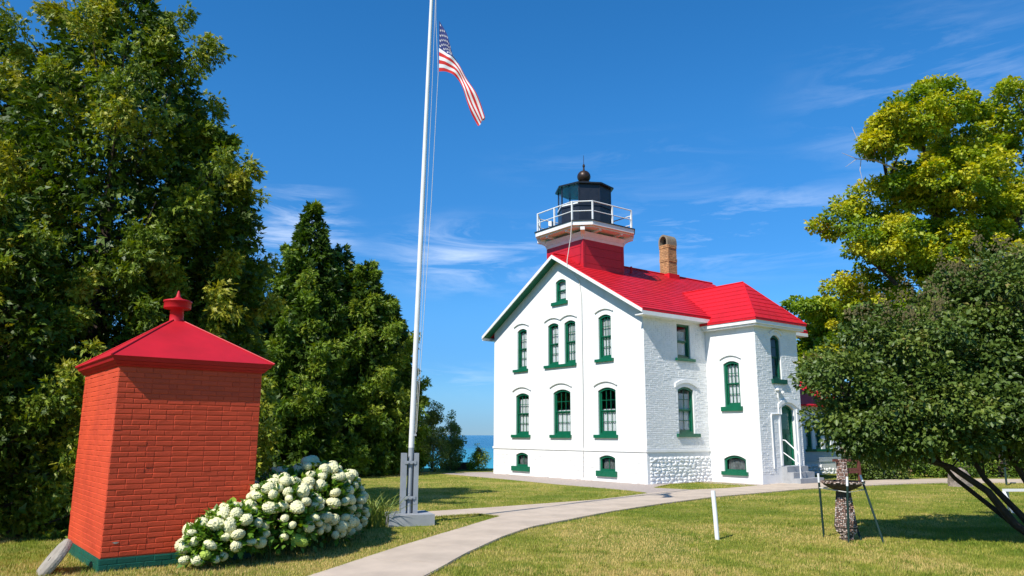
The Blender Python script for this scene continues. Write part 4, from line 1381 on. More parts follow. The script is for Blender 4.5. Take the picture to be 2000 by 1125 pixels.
# ---- low rear wing beyond the bay
WX0, WX1, WY0, WY1 = HL + .002, 14.4, .6, 6.5
WN = [(11.15, .5, 1.12, 2.35, 1, 0), (11.9, .5, 1.12, 2.35, 1, 0), (12.65, .5, 1.12, 2.35, 1, 0)]
wall('wing_wall', [(WX0, 0), (WX1, 0), (WX1, 3.2), (WX0, 3.2)], [arch(g[0], g[1], g[2], g[3], 0) for g in WN], fr_wing, M['white_brick'])
for g in WN:
    window(fr_wing, g[0], g[1], g[2], g[3], 1, 0, (g[0] - .37, g[0] + .37, .09), 1, .9, None)
relief('siding', [(12, .62 + .12 * i, 4.7) for i in range(4)], fr_wing, 4.7, .12, .02, M['siding'], house)
mb = MB(); mb.add([(WX1, WY0, 0), (WX1, WY1, 0), (WX1, WY1, 3.2), (WX1, (WY0 + WY1) / 2, 4.6), (WX1, WY0, 3.2)], [(0, 1, 2, 3, 4)])
mb.build('wing_end_wall', M['white_brick'], house)
mb = MB(); ym = (WY0 + WY1) / 2; sl = 1.4 / (ym - WY0)
for sg in (-1, 1):
    ye = ym + sg * (ym - WY0 + .35); ze_ = 4.66 - sl * (ym - WY0 + .35)
    mb.add([(WX0, ym, 4.66), (WX1 + .3, ym, 4.66), (WX1 + .3, ye, ze_), (WX0, ye, ze_), (WX0, ym, 4.58), (WX1 + .3, ym, 4.58), (WX1 + .3, ye, ze_ - .08), (WX0, ye, ze_ - .08)], [(0, 1, 2, 3), (4, 7, 6, 5), (1, 5, 6, 2), (3, 2, 6, 7), (0, 3, 7, 4)])
mb.build('wing_roof', M['red_roof_flat'], house)
rubble(WX0, WX1, 0, .58, .3, .17, fr_wing, .05, [], 8, 40)
# ------------------------------------------------------------------ red brick oil house
OX, OY, OP = -5.1375, 9.9725, .6717
OW, OD = 1.90, 2.30
oil = thing('oil_house', 'small square red brick oil house with red pyramid roof and green base', 'brick shed', (OX, OY, 0), OP)
fr_of = lambda s, z, d: (s, -d, z)
fr_ol = lambda s, z, d: (-d, s, z)
ZG, ZT = .168, 2.60
mb = MB(); mb.box(0, OW, 0, OD, -.1, ZT); mb.build('wall', M['oil_mortar'], oil)
rows = 35; ch2 = (ZT - ZG - .03) / rows
bvs = brick_variants(.2095, ch2 - .004, .0055, 5, M['oil_brick'], ch=.011)
grid = brick_grid(0, OW, ZG, ZG + rows * ch2, .2111, ch2, [], 11, .10)
full = [g for g in grid if abs(g[2] - .2111) < .008]
full.sort(key=lambda g: g[1]); full = full[:296]
fs = set(full)
for i, (s, z, w) in enumerate(full):
    link('brick', bvs[i % 5], oil, loc=(s, -.0006, z), rot=(random.uniform(-.03, .03), random.uniform(-.010, .010), random.uniform(-.014, .014)))
relief('brickwork', [g for g in grid if g not in fs], fr_of, .2111, ch2, .0075, M['oil_brick'], oil, 5, .006)
relief('brickwork', brick_grid(0, OD, ZG, ZG + rows * ch2, .2091, ch2, [], 12, .1), fr_ol, .2091, ch2, .006, M['oil_brick'], oil, 6, .006)
mb = MB(); mb.box(-.016, OW + .016, -.016, OD + .016, -.1, ZG - .006); ob = mb.build('green_base', M['oil_green'], oil)
relief('brickwork', brick_grid(-.016, OW + .016, -.05, ZG - .012, .215, .07, [], 13, .1), lambda s, z, d: (s, -.016 - d, z), .215, .07, .006, M['oil_green'], ob, 7, .006)
relief('brickwork', brick_grid(-.016, OD + .016, -.05, ZG - .012, .215, .07, [], 14, .1), lambda s, z, d: (-.016 - d, s, z), .215, .07, .006, M['oil_green'], ob, 8, .006)
# peeling scar and a small hole low on the front
mb = MB(); mb.add([(.16 + .035 * math.cos(a) * (1 + .4 * math.sin(3 * a)), -.0115, .345 + .012 * math.sin(a)) for a in [k * .5236 for k in range(12)]], [tuple(range(12))]); mb.build('bare_patch', M['mortar'], oil)
# roof: cornice, drip edge, four hips with sheet faces
e = .115; ec = (OW / 2, OD / 2); za = 3.43; zo = 2.70


def sq(g, z):
    return [(-g, -g, z), (OW + g, -g, z), (OW + g, OD + g, z), (-g, OD + g, z)]


mb = MB()
for g0, z0_, g1, z1_ in ((.02, 2.575, .045, 2.60), (.045, 2.603, .075, 2.64), (.09, 2.643, .115, 2.70)):
    mb.add(sq(g0, z0_) + sq(g1, z1_), [(3, 2, 1, 0), (4, 5, 6, 7), (0, 1, 5, 4), (1, 2, 6, 5), (2, 3, 7, 6), (3, 0, 4, 7)])
mb.build('cornice', M['oil_roof'], oil)
roof_o = None
pts = sq(.13, 2.703); ap = (*ec, za)
for k in range(4):
    mb = MB(); p, q = Vector(pts[k]), Vector(pts[(k + 1) % 4]); a = Vector(ap)
    nn_ = (q - p).cross(a - p).normalized() * .012
    mb.add([p, q, a, p - nn_, q - nn_, a - nn_], [(0, 1, 2), (5, 4, 3), (0, 3, 4, 1)])
    mb.build('roof_panel', M['oil_roof'], oil)
mb = MB()
for k in range(4):
    mb.tube([Vector(pts[k]) + Vector((0, 0, .006)), Vector(ap) + Vector((0, 0, .006))], .012, 6)
mb.build('hip_seams', M['oil_roof'], oil)
mb = MB(); mb.lathe([(.125, 3.28), (.122, 3.40), (.10, 3.44), (.098, 3.64), (.19, 3.645), (.195, 3.655), (.193, 3.74), (.205, 3.745), (.205, 3.765), (.17, 3.775), (.07, 3.80), (.035, 3.83), (.012, 3.92), (.002, 3.93)], 24, (*ec, 0))
v = mb.build('ventilator', M['oil_roof'], oil, smooth=False)
v.location = (0, 0, -.07)
for p in v.data.polygons: p.use_smooth = len(p.vertices) == 4

# grindstone leaning on the left wall
ms = thing('grindstone', 'worn grey round grindstone leaning on the red oil house near the corner', 'grindstone', (-5.70, 9.93, .145), 0)
mb = MB(); R0 = .29
prof = [(.03, -.045), (R0 - .015, -.045), (R0, -.03), (R0 + .004, 0), (R0, .03), (R0 - .015, .045), (.03, .045)]
vs = []; n = 36
for k in range(n):
    a = 2 * math.pi * k / n
    for r_, z_ in prof:
        w_ = 1 + .012 * math.sin(5 * a) + .008 * math.sin(11 * a)
        vs.append((r_ * w_ * math.cos(a), r_ * w_ * math.sin(a), z_))
m_ = len(prof)
mb.add(vs, [(k * m_ + i, ((k + 1) % n) * m_ + i, ((k + 1) % n) * m_ + i + 1, k * m_ + i + 1) for k in range(n) for i in range(m_ - 1)] + [(k * m_ + m_ - 1, ((k + 1) % n) * m_ + m_ - 1, ((k + 1) % n) * m_, k * m_) for k in range(n)])
g = mb.build('stone_disc', M['millstone'], ms)
ax = Vector((-.72, -.50, .62)).normalized()
g.rotation_euler = ax.to_track_quat('Z', 'Y').to_euler()

# ------------------------------------------------------------------ flagpole and flag
FPX, FPY = -2.0, 15.35
fp = thing('flagpole', 'tall white flagpole clamped between grey steel channels on a concrete slab', 'flagpole', (FPX, FPY, 0), 0)
mb = MB(); R_ = Matrix.Rotation(.34, 4, 'Z')
mb.box(-.44, .44, -.36, .50, -.05, .205, R_)
mb.build('base_slab', M['grey_concrete'], fp)
lean = .0173
px = lambda z: lean * (z - .2)
mb = MB(); mb.tube([(px(.206), 0, .206), (px(1.45), 0, 1.45)], .052, 20); mb.build('lower_pole', M['grey_paint'], fp)
mb = MB(); mb.tube([(px(1.45), 0, 1.452), (px(6), 0, 6), (px(12.6), 0, 12.6)], [.055, .050, .032], 20, False); pm = mb.build('pole', M['pole_white'], fp, smooth=True)
mb = MB(); mb.tube([(px(12.6), 0, 12.6), (px(12.7), 0, 12.72)], .05, 12); mb.lathe([(.002, 0), (.07, .04), (.09, .1), (.07, .16), (.002, .2)], 12, (px(12.7), 0, 12.70)); mb.build('truck', M['bronze'], fp)
for s in (-1, 1):
    mb = MB(); xa_, xb_ = sorted((s * .072, s * .165))
    mb.box(xa_, xb_, -.075, -.062, .207, 1.35, R_)
    mb.box(xa_, xb_, .062, .075, .207, 1.35, R_)
    mb.box(s * .118 - .006, s * .118 + .006, -.0615, .0615, .207, 1.349, R_)
    mb.build('channel', M['grey_paint'], fp)
for z in (.50, 1.17):
    mb = MB(); mb.box(-.115, .115, -.088, -.077, z - .03, z + .03, R_)
    mb.tube([R_ @ Vector((-.05, -.085, z)), R_ @ Vector((-.05, -.12, z))], .017, 6); mb.tube([R_ @ Vector((.04, -.085, z)), R_ @ Vector((.04, -.11, z))], .014, 6)
    mb.build('clamp', M['grey_paint'], fp)
mb = MB()
mb.tube([(px(12.6) + .05, 0, 12.6), (.30 + .0, -.02, 10.72)], .005, 4); mb.tube([(.30, -.02, 10.72), (.38, -.02, 9.42), (.30, -.02, 6.5), (.12, -.03, 1.75)], .005, 4)
mb.tube([(px(12.6) + .08, 0, 12.6), (.255, -.02, 9), (.17, -.02, 4.6), (.10, -.03, 1.70)], .0045, 4)
mb.build('halyard', M['rope'], fp)
mb = MB(); mb.box(.04, .12, -.04, -.01, 1.68, 1.72); mb.build('cleat', M['grey_paint'], fp)

flag = thing('flag', 'limp striped American flag at half height beside the white flagpole', 'flag', (0, 0, 0), 0)
Tt = np.array([(-1.622, 10.646), (-1.458, 10.348), (-1.322, 9.990), (-1.171, 9.633), (-1.036, 9.364), (-0.887, 9.096), (-0.737, 8.798), (-0.594, 8.396)])
Bb = np.array([(-1.602, 9.439), (-1.443, 9.448), (-1.282, 9.370), (-1.144, 9.215), (-1.059, 9.007), (-0.997, 8.768), (-0.900, 8.485), (-0.739, 8.208)])


def curve(P, s):
    u = np.clip(s, 0, 1) * (len(P) - 1); i = min(int(u), len(P) - 2); f = u - i
    p0, p1, p2, p3 = P[max(i - 1, 0)], P[i], P[i + 1], P[min(i + 2, len(P) - 1)]
    return .5 * ((2 * p1) + (-p0 + p2) * f + (2 * p0 - 5 * p1 + 4 * p2 - p3) * f * f + (-p0 + 3 * p1 - 3 * p2 + p3) * f ** 3)


def flag_pt(s, t):
    k = min(max((s - .14) / .34, 0), 1); k = k * k * (3 - 2 * k)
    q2 = (t - .5) / .5 if t >= .5 else (.5 - t) * 1.25
    q = t * (1 - k) + q2 * k
    T, B = curve(Tt, s), curve(Bb, s)
    p = T * (1 - q) + B * q
    back = (.0 if t >= .5 else .09 * (1 - math.exp(-(.5 - t) * 12))) * k
    y = 15.30 + back + .05 * math.sin(s * 11 + t * 4.0) * s + .03 * math.sin(t * 9 - s * 5) * (1 - k) * min(1, s * 4) + .02 * math.sin(s * 23 + t * 11) * min(1, s * 3)
    return Vector((p[0] + .012 * math.sin(t * 13 + s * 9) * s, y, p[1]))


ns_, nt_ = 70, 52
vs = [flag_pt(i / ns_, j / nt_) for i in range(ns_ + 1) for j in range(nt_ + 1)]
mb = MB()
mb.v = [tuple(v_) for v_ in vs]
for i in range(ns_):
    for j in range(nt_):
        a = i * (nt_ + 1) + j
        mb.f.append((a, a + nt_ + 1, a + nt_ + 2, a + 1))
        st_ = int(j / 4)
        mb.mi.append(2 if (i / ns_ < .4 and st_ < 7) else (0 if st_ % 2 == 0 else 1))
cl = mb.build('cloth', [M['flag_red'], M['flag_white'], M['flag_blue']], flag, fixn=False, smooth=True)
sb_ = MB()
for r_ in range(9):
    for c_ in range(6 if r_ % 2 == 0 else 5):
        s = .4 * ((c_ * 2 + (1 if r_ % 2 == 0 else 2)) / 12); tq = (7 / 13) * (r_ + 1) / 10
        for sg in (-1, 1):
            p0 = flag_pt(s, tq); du = (flag_pt(s + .005, tq) - p0).normalized(); dv = (flag_pt(s, tq + .005) - p0).normalized(); nn_ = du.cross(dv).normalized()
            c = [p0 + nn_ * .004 * sg]; pts_ = [p0 + nn_ * .004 * sg + (du * math.sin(a) - dv * math.cos(a)) * (.031 if k % 2 == 0 else .013) for k, a in enumerate([2 * math.pi * q / 10 for q in range(10)])]
            sb_.add(c + pts_, [(0, 1 + k, 1 + (k + 1) % 10) for k in range(10)])
sb_.build('stars', M['flag_white'], cl, fixn=False, kind='stuff')

# ------------------------------------------------------------------ posts, birdbath, bench, boulder
pst = MB(); pst.tube([(0.02, 0, -.1), (0, 0, .4), (-.02, 0, .79)], .038, 16)
o = pst.build('marker_post', M['pvc'], None, label='short white plastic pipe post standing alone in the lawn', category='post'); o.location = (3.43, 13.27, 0)

bb = thing('birdbath', 'pebble-covered birdbath with a tapered square column and dark bowl', 'birdbath', (5.60, 13.24, 0), .45)
mb = MB()
colp = [(.07, 0), (.062, .07), (.115, .16), (.12, .20), (.13, .22), (.088, .70), (.08, .84)]


def sqlathe(mb, prof):
    for (r0, z0_), (r1, z1_) in zip(prof, prof[1:]):
        vs = [(i * r0, j * r0, z0_) for i, j in ((-1, -1), (1, -1), (1, 1), (-1, 1))] + [(i * r1, j * r1, z1_) for i, j in ((-1, -1), (1, -1), (1, 1), (-1, 1))]
        mb.add(vs, [(3, 2, 1, 0), (4, 5, 6, 7), (0, 1, 5, 4), (1, 2, 6, 5), (2, 3, 7, 6), (3, 0, 4, 7)])


sqlathe(mb, colp); colm = mb.build('column', M['dark_cement'], bb)
mb = MB(); mb.lathe([(.10, .80), (.16, .82), (.30, .89), (.335, .93), (.335, .965), (.31, .965), (.27, .93), (.1, .90), (.01, .895)], 10, (0, 0, 0)); bowl = mb.build('bowl', M['dark_cement'], bb)


def pebble_meshes(m, n=4):
    out = []
    import bmesh
    for k in range(n):
        bm = bmesh.new(); bmesh.ops.create_icosphere(bm, subdivisions=1, radius=1)
        r = random.Random(k + 5)
        for v in bm.verts: v.co *= r.uniform(.85, 1.12)
        me = bpy.data.meshes.new('pebble'); bm.to_mesh(me); bm.free(); me.materials.append(m); me.polygons.foreach_set('use_smooth', [True] * len(me.polygons)); out.append(me)
    return out


M['pebble_l'] = mat('pale pebble', (.62, .52, .46), .6, objrand=.25); M['pebble_d'] = mat('brown pebble', (.17, .085, .06), .6, objrand=.3); M['pebble_p'] = mat('pinkish pebble', (.45, .27, .21), .6, objrand=.25)
pm_ = pebble_meshes(M['pebble_l'], 3) + pebble_meshes(M['pebble_d'], 2) + pebble_meshes(M['pebble_p'], 2)


def prow(parent, r0, z0_, r1, z1_, dz, w, lim, sides=((0, -1), (-1, 0)), ext=None):
    """rows of pebbles on the faces of a tapered square column"""
    n = 0; z = z0_ + dz / 2
    while z < z1_:
        f = (z - z0_) / (z1_ - z0_); r = r0 + (r1 - r0) * f
        for sx_, sy_ in sides:
            k = max(2, int(2 * r / w))
            for i in range(k):
                if n >= lim: return n
                q = -r + (i + .5) * 2 * r / k + random.uniform(-.15, .15) * w
                p = (sx_ * (r + .004) + (q if sx_ == 0 else 0), sy_ * (r + .004) + (q if sy_ == 0 else 0), z + random.uniform(-.15, .15) * dz)
                o = link('pebble', random.choice(pm_), parent, loc=p)
                sc = (w * .5 if sx_ == 0 else w * .3, w * .5 if sy_ == 0 else w * .3, dz * .45); o.scale = [c * random.uniform(.8, 1.1) for c in sc]
                n += 1
        z += dz
    return n


prow(colm, .122, .21, .09, .70, .027, .034, 290)
relpm = MB()
for k in range(120):
    a = random.uniform(0, 6.28); z = random.choice([.935, .955]); r_ = .337
    relpm.obox((r_ * math.cos(a), r_ * math.sin(a), z), (.012 * math.cos(a), .012 * math.sin(a), 0), (-.014 * math.sin(a), .014 * math.cos(a), 0), (0, 0, .008))
for k in range(60):
    sx_, sy_ = random.choice([(0, -1), (-1, 0)]); z = random.uniform(.02, .19); r_ = np.interp(z, [0, .07, .16, .2], [.075, .07, .12, .125]); q = random.uniform(-r_, r_)
    relpm.obox((sx_ * r_ + (q if sx_ == 0 else 0), sy_ * r_ + (q if sy_ == 0 else 0), z), (.013, 0, 0), (0, .013, 0), (0, 0, .010))
relpm.build('pebbles', M['pebble_stuff'], bb, kind='stuff')
st = [((5.37, 13.62), (5.30, 13.50), 1.07, 'upright dark green garden stake at the far side of the birdbath bowl'), ((5.49, 12.92), (5.52, 12.86), 1.05, 'dark green garden stake directly before the birdbath column'),
      ((5.85, 13.28), (5.72, 13.62), .93, 'leaning dark green stake behind the birdbath, partly behind its bowl'), ((6.03, 12.86), (5.83, 13.06), 1.07, 'dark green stake splayed widest to the outer side of the birdbath')]
for (bx, by), (tx, ty), h, lb in st:
    s_ = thing('garden_stake', lb, 'stake', (bx, by, 0), 0, 'stakes around the pebble birdbath')
    d = Vector((tx - bx, ty - by, h)); mb = MB()
    mb.tube([-d * .05, d * .86], .014, 6); mb.obox(d * .45, (.018, 0, 0), (0, .004, 0), d * .40); mb.build('shaft', M['stake'], s_)
    mb = MB(); mb.tube([d * .86, d], .019, 8); mb.build('white_tip', M['pvc'], s_)
rp_pts = [Vector(p) for p in ((5.31, 13.51, .83), (5.52, 12.87, .80), (5.86, 13.04, .83), (5.74, 13.60, .86), (5.31, 13.51, .83))]
mb = MB(); mb.tube(rp_pts, .008, 5)
mb.build('rope', M['rope'], None, label='thin white rope tied around the four stakes of the birdbath', category='rope')

bn = thing('stone_bench', 'pebble-studded bench pillar carrying dark red-brown planks near the entrance path', 'bench', (12.25, 28.95, 0), .35)
mb = MB(); sqlathe(mb, [(.15, -.05), (.12, .45), (.13, .86)]); pl = mb.build('pillar', M['dark_cement'], bn)
prow(pl, .14, .02, .135, .88, .05, .06, 200)
for x0_, x1_, z in ((-.38, -.16, .83), (.16, .78, .83), (.16, .85, .50), (.16, .85, .40)):
    mb = MB(); mb.box(x0_, x1_, -.03, .03, z - .045, z + .045); mb.build('plank', M['redwood'], bn)
mb = MB(); mb.box(.78, .86, -.05, .05, 0, .8); mb.build('post', M['redwood'], bn)

mb = MB()
r = random.Random(4)
for z, s in ((-.05, 1.0), (.25, .93), (.50, .80), (.60, .62)):
    pass
rings = []
for z, sx_, sy_, ox in ((-.05, .38, .3, 0), (.18, .36, .3, 0), (.38, .33, .27, -.02), (.52, .27, .22, -.05), (.62, .15, .12, -.10)):
    rings.append([(ox + sx_ * math.cos(a) / max(abs(math.cos(a)), abs(math.sin(a))) ** .6 * r.uniform(.9, 1.06), sy_ * math.sin(a) / max(abs(math.cos(a)), abs(math.sin(a))) ** .6 * r.uniform(.9, 1.06), z + r.uniform(-.02, .02)) for a in [k * math.pi / 5 for k in range(10)]])
vs = [p for q in rings for p in q]
mb.add(vs, [(i * 10 + k, i * 10 + (k + 1) % 10, (i + 1) * 10 + (k + 1) % 10, (i + 1) * 10 + k) for i in range(4) for k in range(10)] + [tuple(40 + k for k in range(10))])
o = mb.build('boulder', M['granite'], None, label='pinkish grey granite boulder standing in the grass beside the path', category='boulder'); o.location = (15.7, 27.4, 0)

sw = thing('sawhorse', 'white painted low wooden sawhorse behind the lilac stems', 'sawhorse', (11.5, 18.2, 0), .1)
mb = MB(); mb.box(-.1, 1.3, -.025, .025, .46, .52); mb.build('beam', M['pole_white'], sw)
for x in (0, 1.2):
    for s in (-1, 1):
        mb = MB(); mb.obox((x + .1 * s, .22 * s * .6, .23), (.035, 0, 0), (0, .015, 0), (-.05 * s - .05, -.12 * s, .23)); mb.build('leg', M['pole_white'], sw)

# sheds and fences seen through the shrubs at the right
sd = thing('clapboard_shed', 'pale clapboard outbuilding with dark roof beyond the path', 'shed', (19.6, 40, 0), .05)
mb = MB(); mb.box(0, 9, 0, 5, .12, 2.6); mb.build('wall', M['siding'], sd)
for k in range(16):
    mb = MB(); z = .13 + k * .155
    mb.add([(0, -.03, z), (9, -.03, z), (9, -.005, z + .155), (0, -.005, z + .155), (0, 0, z), (9, 0, z)], [(0, 1, 2, 3), (0, 4, 5, 1)]); mb.build('clapboard', M['siding'], sd)
mb = MB(); mb.add([(-.3, -.4, 2.5), (9.3, -.4, 2.5), (9.3, 2.5, 3.7), (-.3, 2.5, 3.7), (9.3, 5.4, 2.5), (-.3, 5.4, 2.5)], [(0, 1, 2, 3), (3, 2, 4, 5), (0, 3, 5), (1, 4, 2)]); mb.build('roof', M['shed_roof'], sd)
o = MB().box(-.12, .12, -.12, .12, 0, .0 + 1.5).build('birch_post', M['pole_white'], None, label='white painted wooden post between the tan fence and pale shed', category='post'); o.location = (16.3, 33.0, 0); o.scale = (.7, .7, 1)
for (x, y, n, lb) in ((14.2, 33.5, 12, 'tan picket fence panel nearest the white house'), (17.2, 35.5, 10, 'tan picket fence panel beside the white post')):
    pf = thing('picket_fence', lb, 'fence', (x, y, 0), .3, 'tan picket fence panels')
    for k in range(n):
        mb = MB(); mb.box(k * .13, k * .13 + .10, -.012, .012, .05, 1.25 + random.uniform(-.01, .01)); mb.build('picket', M['tan_wood'], pf)
    for z in (.35, 1.0):
        mb = MB(); mb.box(-.02, n * .13, .013, .05, z, z + .08); mb.build('rail', M['tan_wood'], pf)
sg = thing('sign_post', 'small blue and white sign on a dark post behind the lilac', 'sign', (17.7, 28.0, 0), 0)
mb = MB(); mb.tube([(0, 0, 0), (0, 0, 1.9)], .035, 8); mb.build('post', M['stake'], sg)
mb = MB(); mb.box(-.1, .12, -.06, -.04, 1.55, 1.88); p_ = mb.build('sign_board', M['blue'], sg)
mb = MB(); mb.box(-.07, .09, -.065, -.061, 1.66, 1.78); mb.build('white_panel', M['pole_white'], p_)
for (x, y, s_, lb) in ((-3.30, 39.3, .26, 'red brown stone block closest to the sapling thicket'), (-2.80, 39.1, .30, 'middle one of three red brown stone blocks at the lake bank'), (-2.28, 39.3, .32, 'red brown stone block at the bank nearest the white house')):
    mb = MB(); mb.box(-s_, s_, -.2, .2, -.05, s_ * 1.1); o = mb.build('stone_block', M['block'], None, label=lb, category='stone block', group='stone blocks at the edge of the bank'); o.location = (x, y, 0); o.rotation_euler = (0, 0, random.uniform(-.4, .4))
    bv_ = o.modifiers.new('b', 'BEVEL'); bv_.width = .04; bv_.segments = 2
# ------------------------------------------------------------------ hydrangea
hyd = thing('hydrangea_bush', 'sprawling hydrangea bush covered in creamy white flower heads beside the oil house', 'shrub', (-3.4, 12.0, 0), 0)
EL = [(-3.98, 10.36, .24, .28, .28, .34), (-3.75, 10.62, .34, .42, .38, .42), (-3.28, 11.20, .46, .56, .55, .62), (-3.10, 12.2, .50, .64, .70, .76), (-3.05, 13.2, .42, .58, .70, .74), (-3.02, 13.9, .38, .42, .5, .62), (-3.6, 12.3, .50, .5, .55, .66)]
hp = []
r = np.random.default_rng(21)
ca, sa = math.cos(OP), math.sin(OP)
for tries in range(60000):
    k = r.choice(len(EL), p=np.array([.6, 1, 1.6, 2, 1.8, 1.1, 1.0]) / 9.1); ex = EL[k]
    u = r.normal(size=3); u /= np.linalg.norm(u)
    if u[2] < -.35: continue
    # outward side: most heads face the light and the open lawn
    if u[1] > .35: continue
    p = np.array(ex[:3]) + u * np.array(ex[3:]) * r.uniform(.93, 1.06)
    if p[2] < .09: continue
    if any(np.sum(((p - np.array(e_[:3])) / np.array(e_[3:])) ** 2) < .82 for e_ in EL if e_ is not ex): continue
    lx = (p[0] - OX) * ca + (p[1] - OY) * sa; ly = -(p[0] - OX) * sa + (p[1] - OY) * ca
    if lx < OW + .10 and ly > -.10: continue
    if p[1] > 13.0 and p[0] > -2.3 and p[2] < .2: continue
    rad = r.uniform(.055, .112)
    if all(np.linalg.norm(p - q[0]) > (rad + q[1]) * .70 for q in hp):
        hp.append((p, rad, u))
    if len(hp) > 235: break
import bmesh as _bm


def flower_head(seed, m):
    bm = _bm.new(); _bm.ops.create_icosphere(bm, subdivisions=4, radius=1)
    rr = np.random.default_rng(seed); cen = nrm(rr.normal(size=(95, 3)))
    # spread the florets
    for it in range(12):
        d = cen[:, None] - cen[None]; ds = np.linalg.norm(d, axis=2) + np.eye(len(cen)) * 9
        cen = nrm(cen + (d / ds[..., None] ** 3).sum(1) * .0025)
    for v in bm.verts:
        c = np.array(v.co); d = np.linalg.norm(cen - c, axis=1); i = int(np.argmin(d)); d0 = d[i]
        tang = c - cen[i]; pet = .03 * math.cos(4 * math.atan2(tang[0] + tang[1], tang[2] + .3 * tang[1]))
        f = .84 + .24 * max(0, 1 - (d0 / .19) ** 2) + pet * (d0 / .2) + .05 * math.sin(c[0] * 3 + seed) + .04 * math.sin(c[1] * 4 + 2 * seed)
        v.co *= f
        v.co.z *= .86
    me = bpy.data.meshes.new('flower_head'); bm.to_mesh(me); bm.free(); me.materials.append(m); me.polygons.foreach_set('use_smooth', [True] * len(me.polygons)); return me


fh = [flower_head(k, M['petal']) for k in range(5)]; fg = flower_head(9, M['petal_green'])
for i, (p, rad, u) in enumerate(hp):
    o = link('flower_head', fg if i % 48 == 7 else fh[i % 5], hyd, loc=tuple(p - np.array([-3.4, 12.0, 0])), rot=(r.uniform(-.4, .4), r.uniform(-.4, .4), r.uniform(0, 6.28)))
    o.scale = (rad * r.uniform(.78, 1.22), rad * r.uniform(.78, 1.22), rad * r.uniform(.75, 1.15))
# leaves: individual ones for the largest, the rest one mass
keep = rng; rng = np.random.default_rng(31)
nl = 9500
k = rng.choice(len(EL), nl, p=np.array([.6, 1, 1.6, 2, 1.8, 1.1, 1.0]) / 9.1); E_ = np.array(EL)[k]
u = rand_unit(nl); u[:, 2] = np.where(u[:, 2] < -.5, -u[:, 2], u[:, 2])
P = E_[:, :3] + u * E_[:, 3:] * (rng.uniform(.30, 1.0, nl) ** .5)[:, None]
lx = (P[:, 0] - OX) * ca + (P[:, 1] - OY) * sa; ly = -(P[:, 0] - OX) * sa + (P[:, 1] - OY) * ca
ok = (P[:, 2] > .04) & ~((lx < OW + .05) & (ly > -.05)); P = P[ok]; u = u[ok]
D = nrm(u + rand_unit(len(P)) * .8 + np.array([0, 0, -.1])); Nn = nrm(u * .6 + np.array([-.1, -.2, .8]) + rand_unit(len(P)) * .5)
V, F = leaves(P - np.array([-3.4, 12.0, 0]), D, Nn, .105 * rng.uniform(.7, 1.25, len(P)), .68, .12)
V[:, 2] = np.maximum(V[:, 2], .01)
T = np.clip(rng.uniform(0, .9, len(P)), 0, 1)
link('foliage', np_mesh('foliage', V, F, L_HYD, np.repeat(T, 2)), hyd, kind='stuff')


def one_leaf(tv, n=5):
    # ovate leaf with a folded midrib, 12 triangles
    L_ = 1.0; vs = []; ws = [0, .30, .38, .27, 0]
    for i in range(5):
        y = i / 4; vs += [(0, y, -.06 * y * y)]
        if ws[i]: vs += [(-ws[i], y - .02, .06 - .10 * y), (ws[i], y - .02, .06 - .10 * y)]
    F_ = [(0, 1, 2), (0, 3, 1)]
    V_ = [(0, 0, 0), (0, .25, 0), (-.30, .23, .07), (.30, .23, .07), (0, .5, -.01), (-.38, .48, .06), (.38, .48, .06), (0, .75, -.05), (-.26, .74, .0), (.26, .74, .0), (0, 1, -.12)]
    F_ = [(0, 1, 2), (0, 3, 1), (1, 4, 5), (1, 5, 2), (1, 3, 6), (1, 6, 4), (4, 7, 8), (4, 8, 5), (4, 6, 9), (4, 9, 7), (7, 10, 8), (7, 9, 10)]
    return np_mesh('leaf', V_, F_, L_HYD, np.full(len(F_), tv))


lv = [one_leaf(t_) for t_ in (.15, .4, .65, .95)]
cnt = 0
for tries in range(4000):
    kk = int(r.choice(len(EL), p=np.array([.6, 1, 1.6, 2, 1.8, 1.1, 1.0]) / 9.1)); ex = EL[kk]
    u1 = r.normal(size=3); u1 /= np.linalg.norm(u1)
    if u1[1] > .3 or u1[2] < -.3: continue
    p = np.array(ex[:3]) + u1 * np.array(ex[3:]) * r.uniform(.92, 1.04)
    lx1 = (p[0] - OX) * ca + (p[1] - OY) * sa; ly1 = -(p[0] - OX) * sa + (p[1] - OY) * ca
    if p[2] < .08 or (lx1 < OW + .1 and ly1 > -.1): continue
    if any(np.sum(((p - np.array(e_[:3])) / np.array(e_[3:])) ** 2) < .8 for e_ in EL if e_ is not ex): continue
    d = Vector(u1 + r.normal(size=3) * .5 + np.array([0, 0, -.1])).normalized()
    o = link('leaf', lv[int(r.integers(4))], hyd, loc=tuple(p - np.array([-3.4, 12.0, 0])), rot=d.to_track_quat('Y', 'Z').to_euler())
    s_ = r.uniform(.09, .14); o.scale = (s_, s_, s_); cnt += 1
    if cnt >= 270: break
mb = MB()
for i in range(70):
    q = hp[int(r.integers(len(hp)))][0] - np.array([-3.4, 12.0, 0])
    mb.tube([(q[0] * .8, q[1] * .85, 0), (q[0] * .9, q[1] * .95, q[2] * .55), tuple(q)], [.008, .006, .004], 4, False)
mb.build('stems', M['stem'], hyd, kind='stuff')

# daylily clump by the flagpole slab
ly_ = thing('daylily_clump', 'clump of long arching green daylily blades between hydrangea and flagpole slab', 'plant', (-2.66, 15.15, 0), 0)


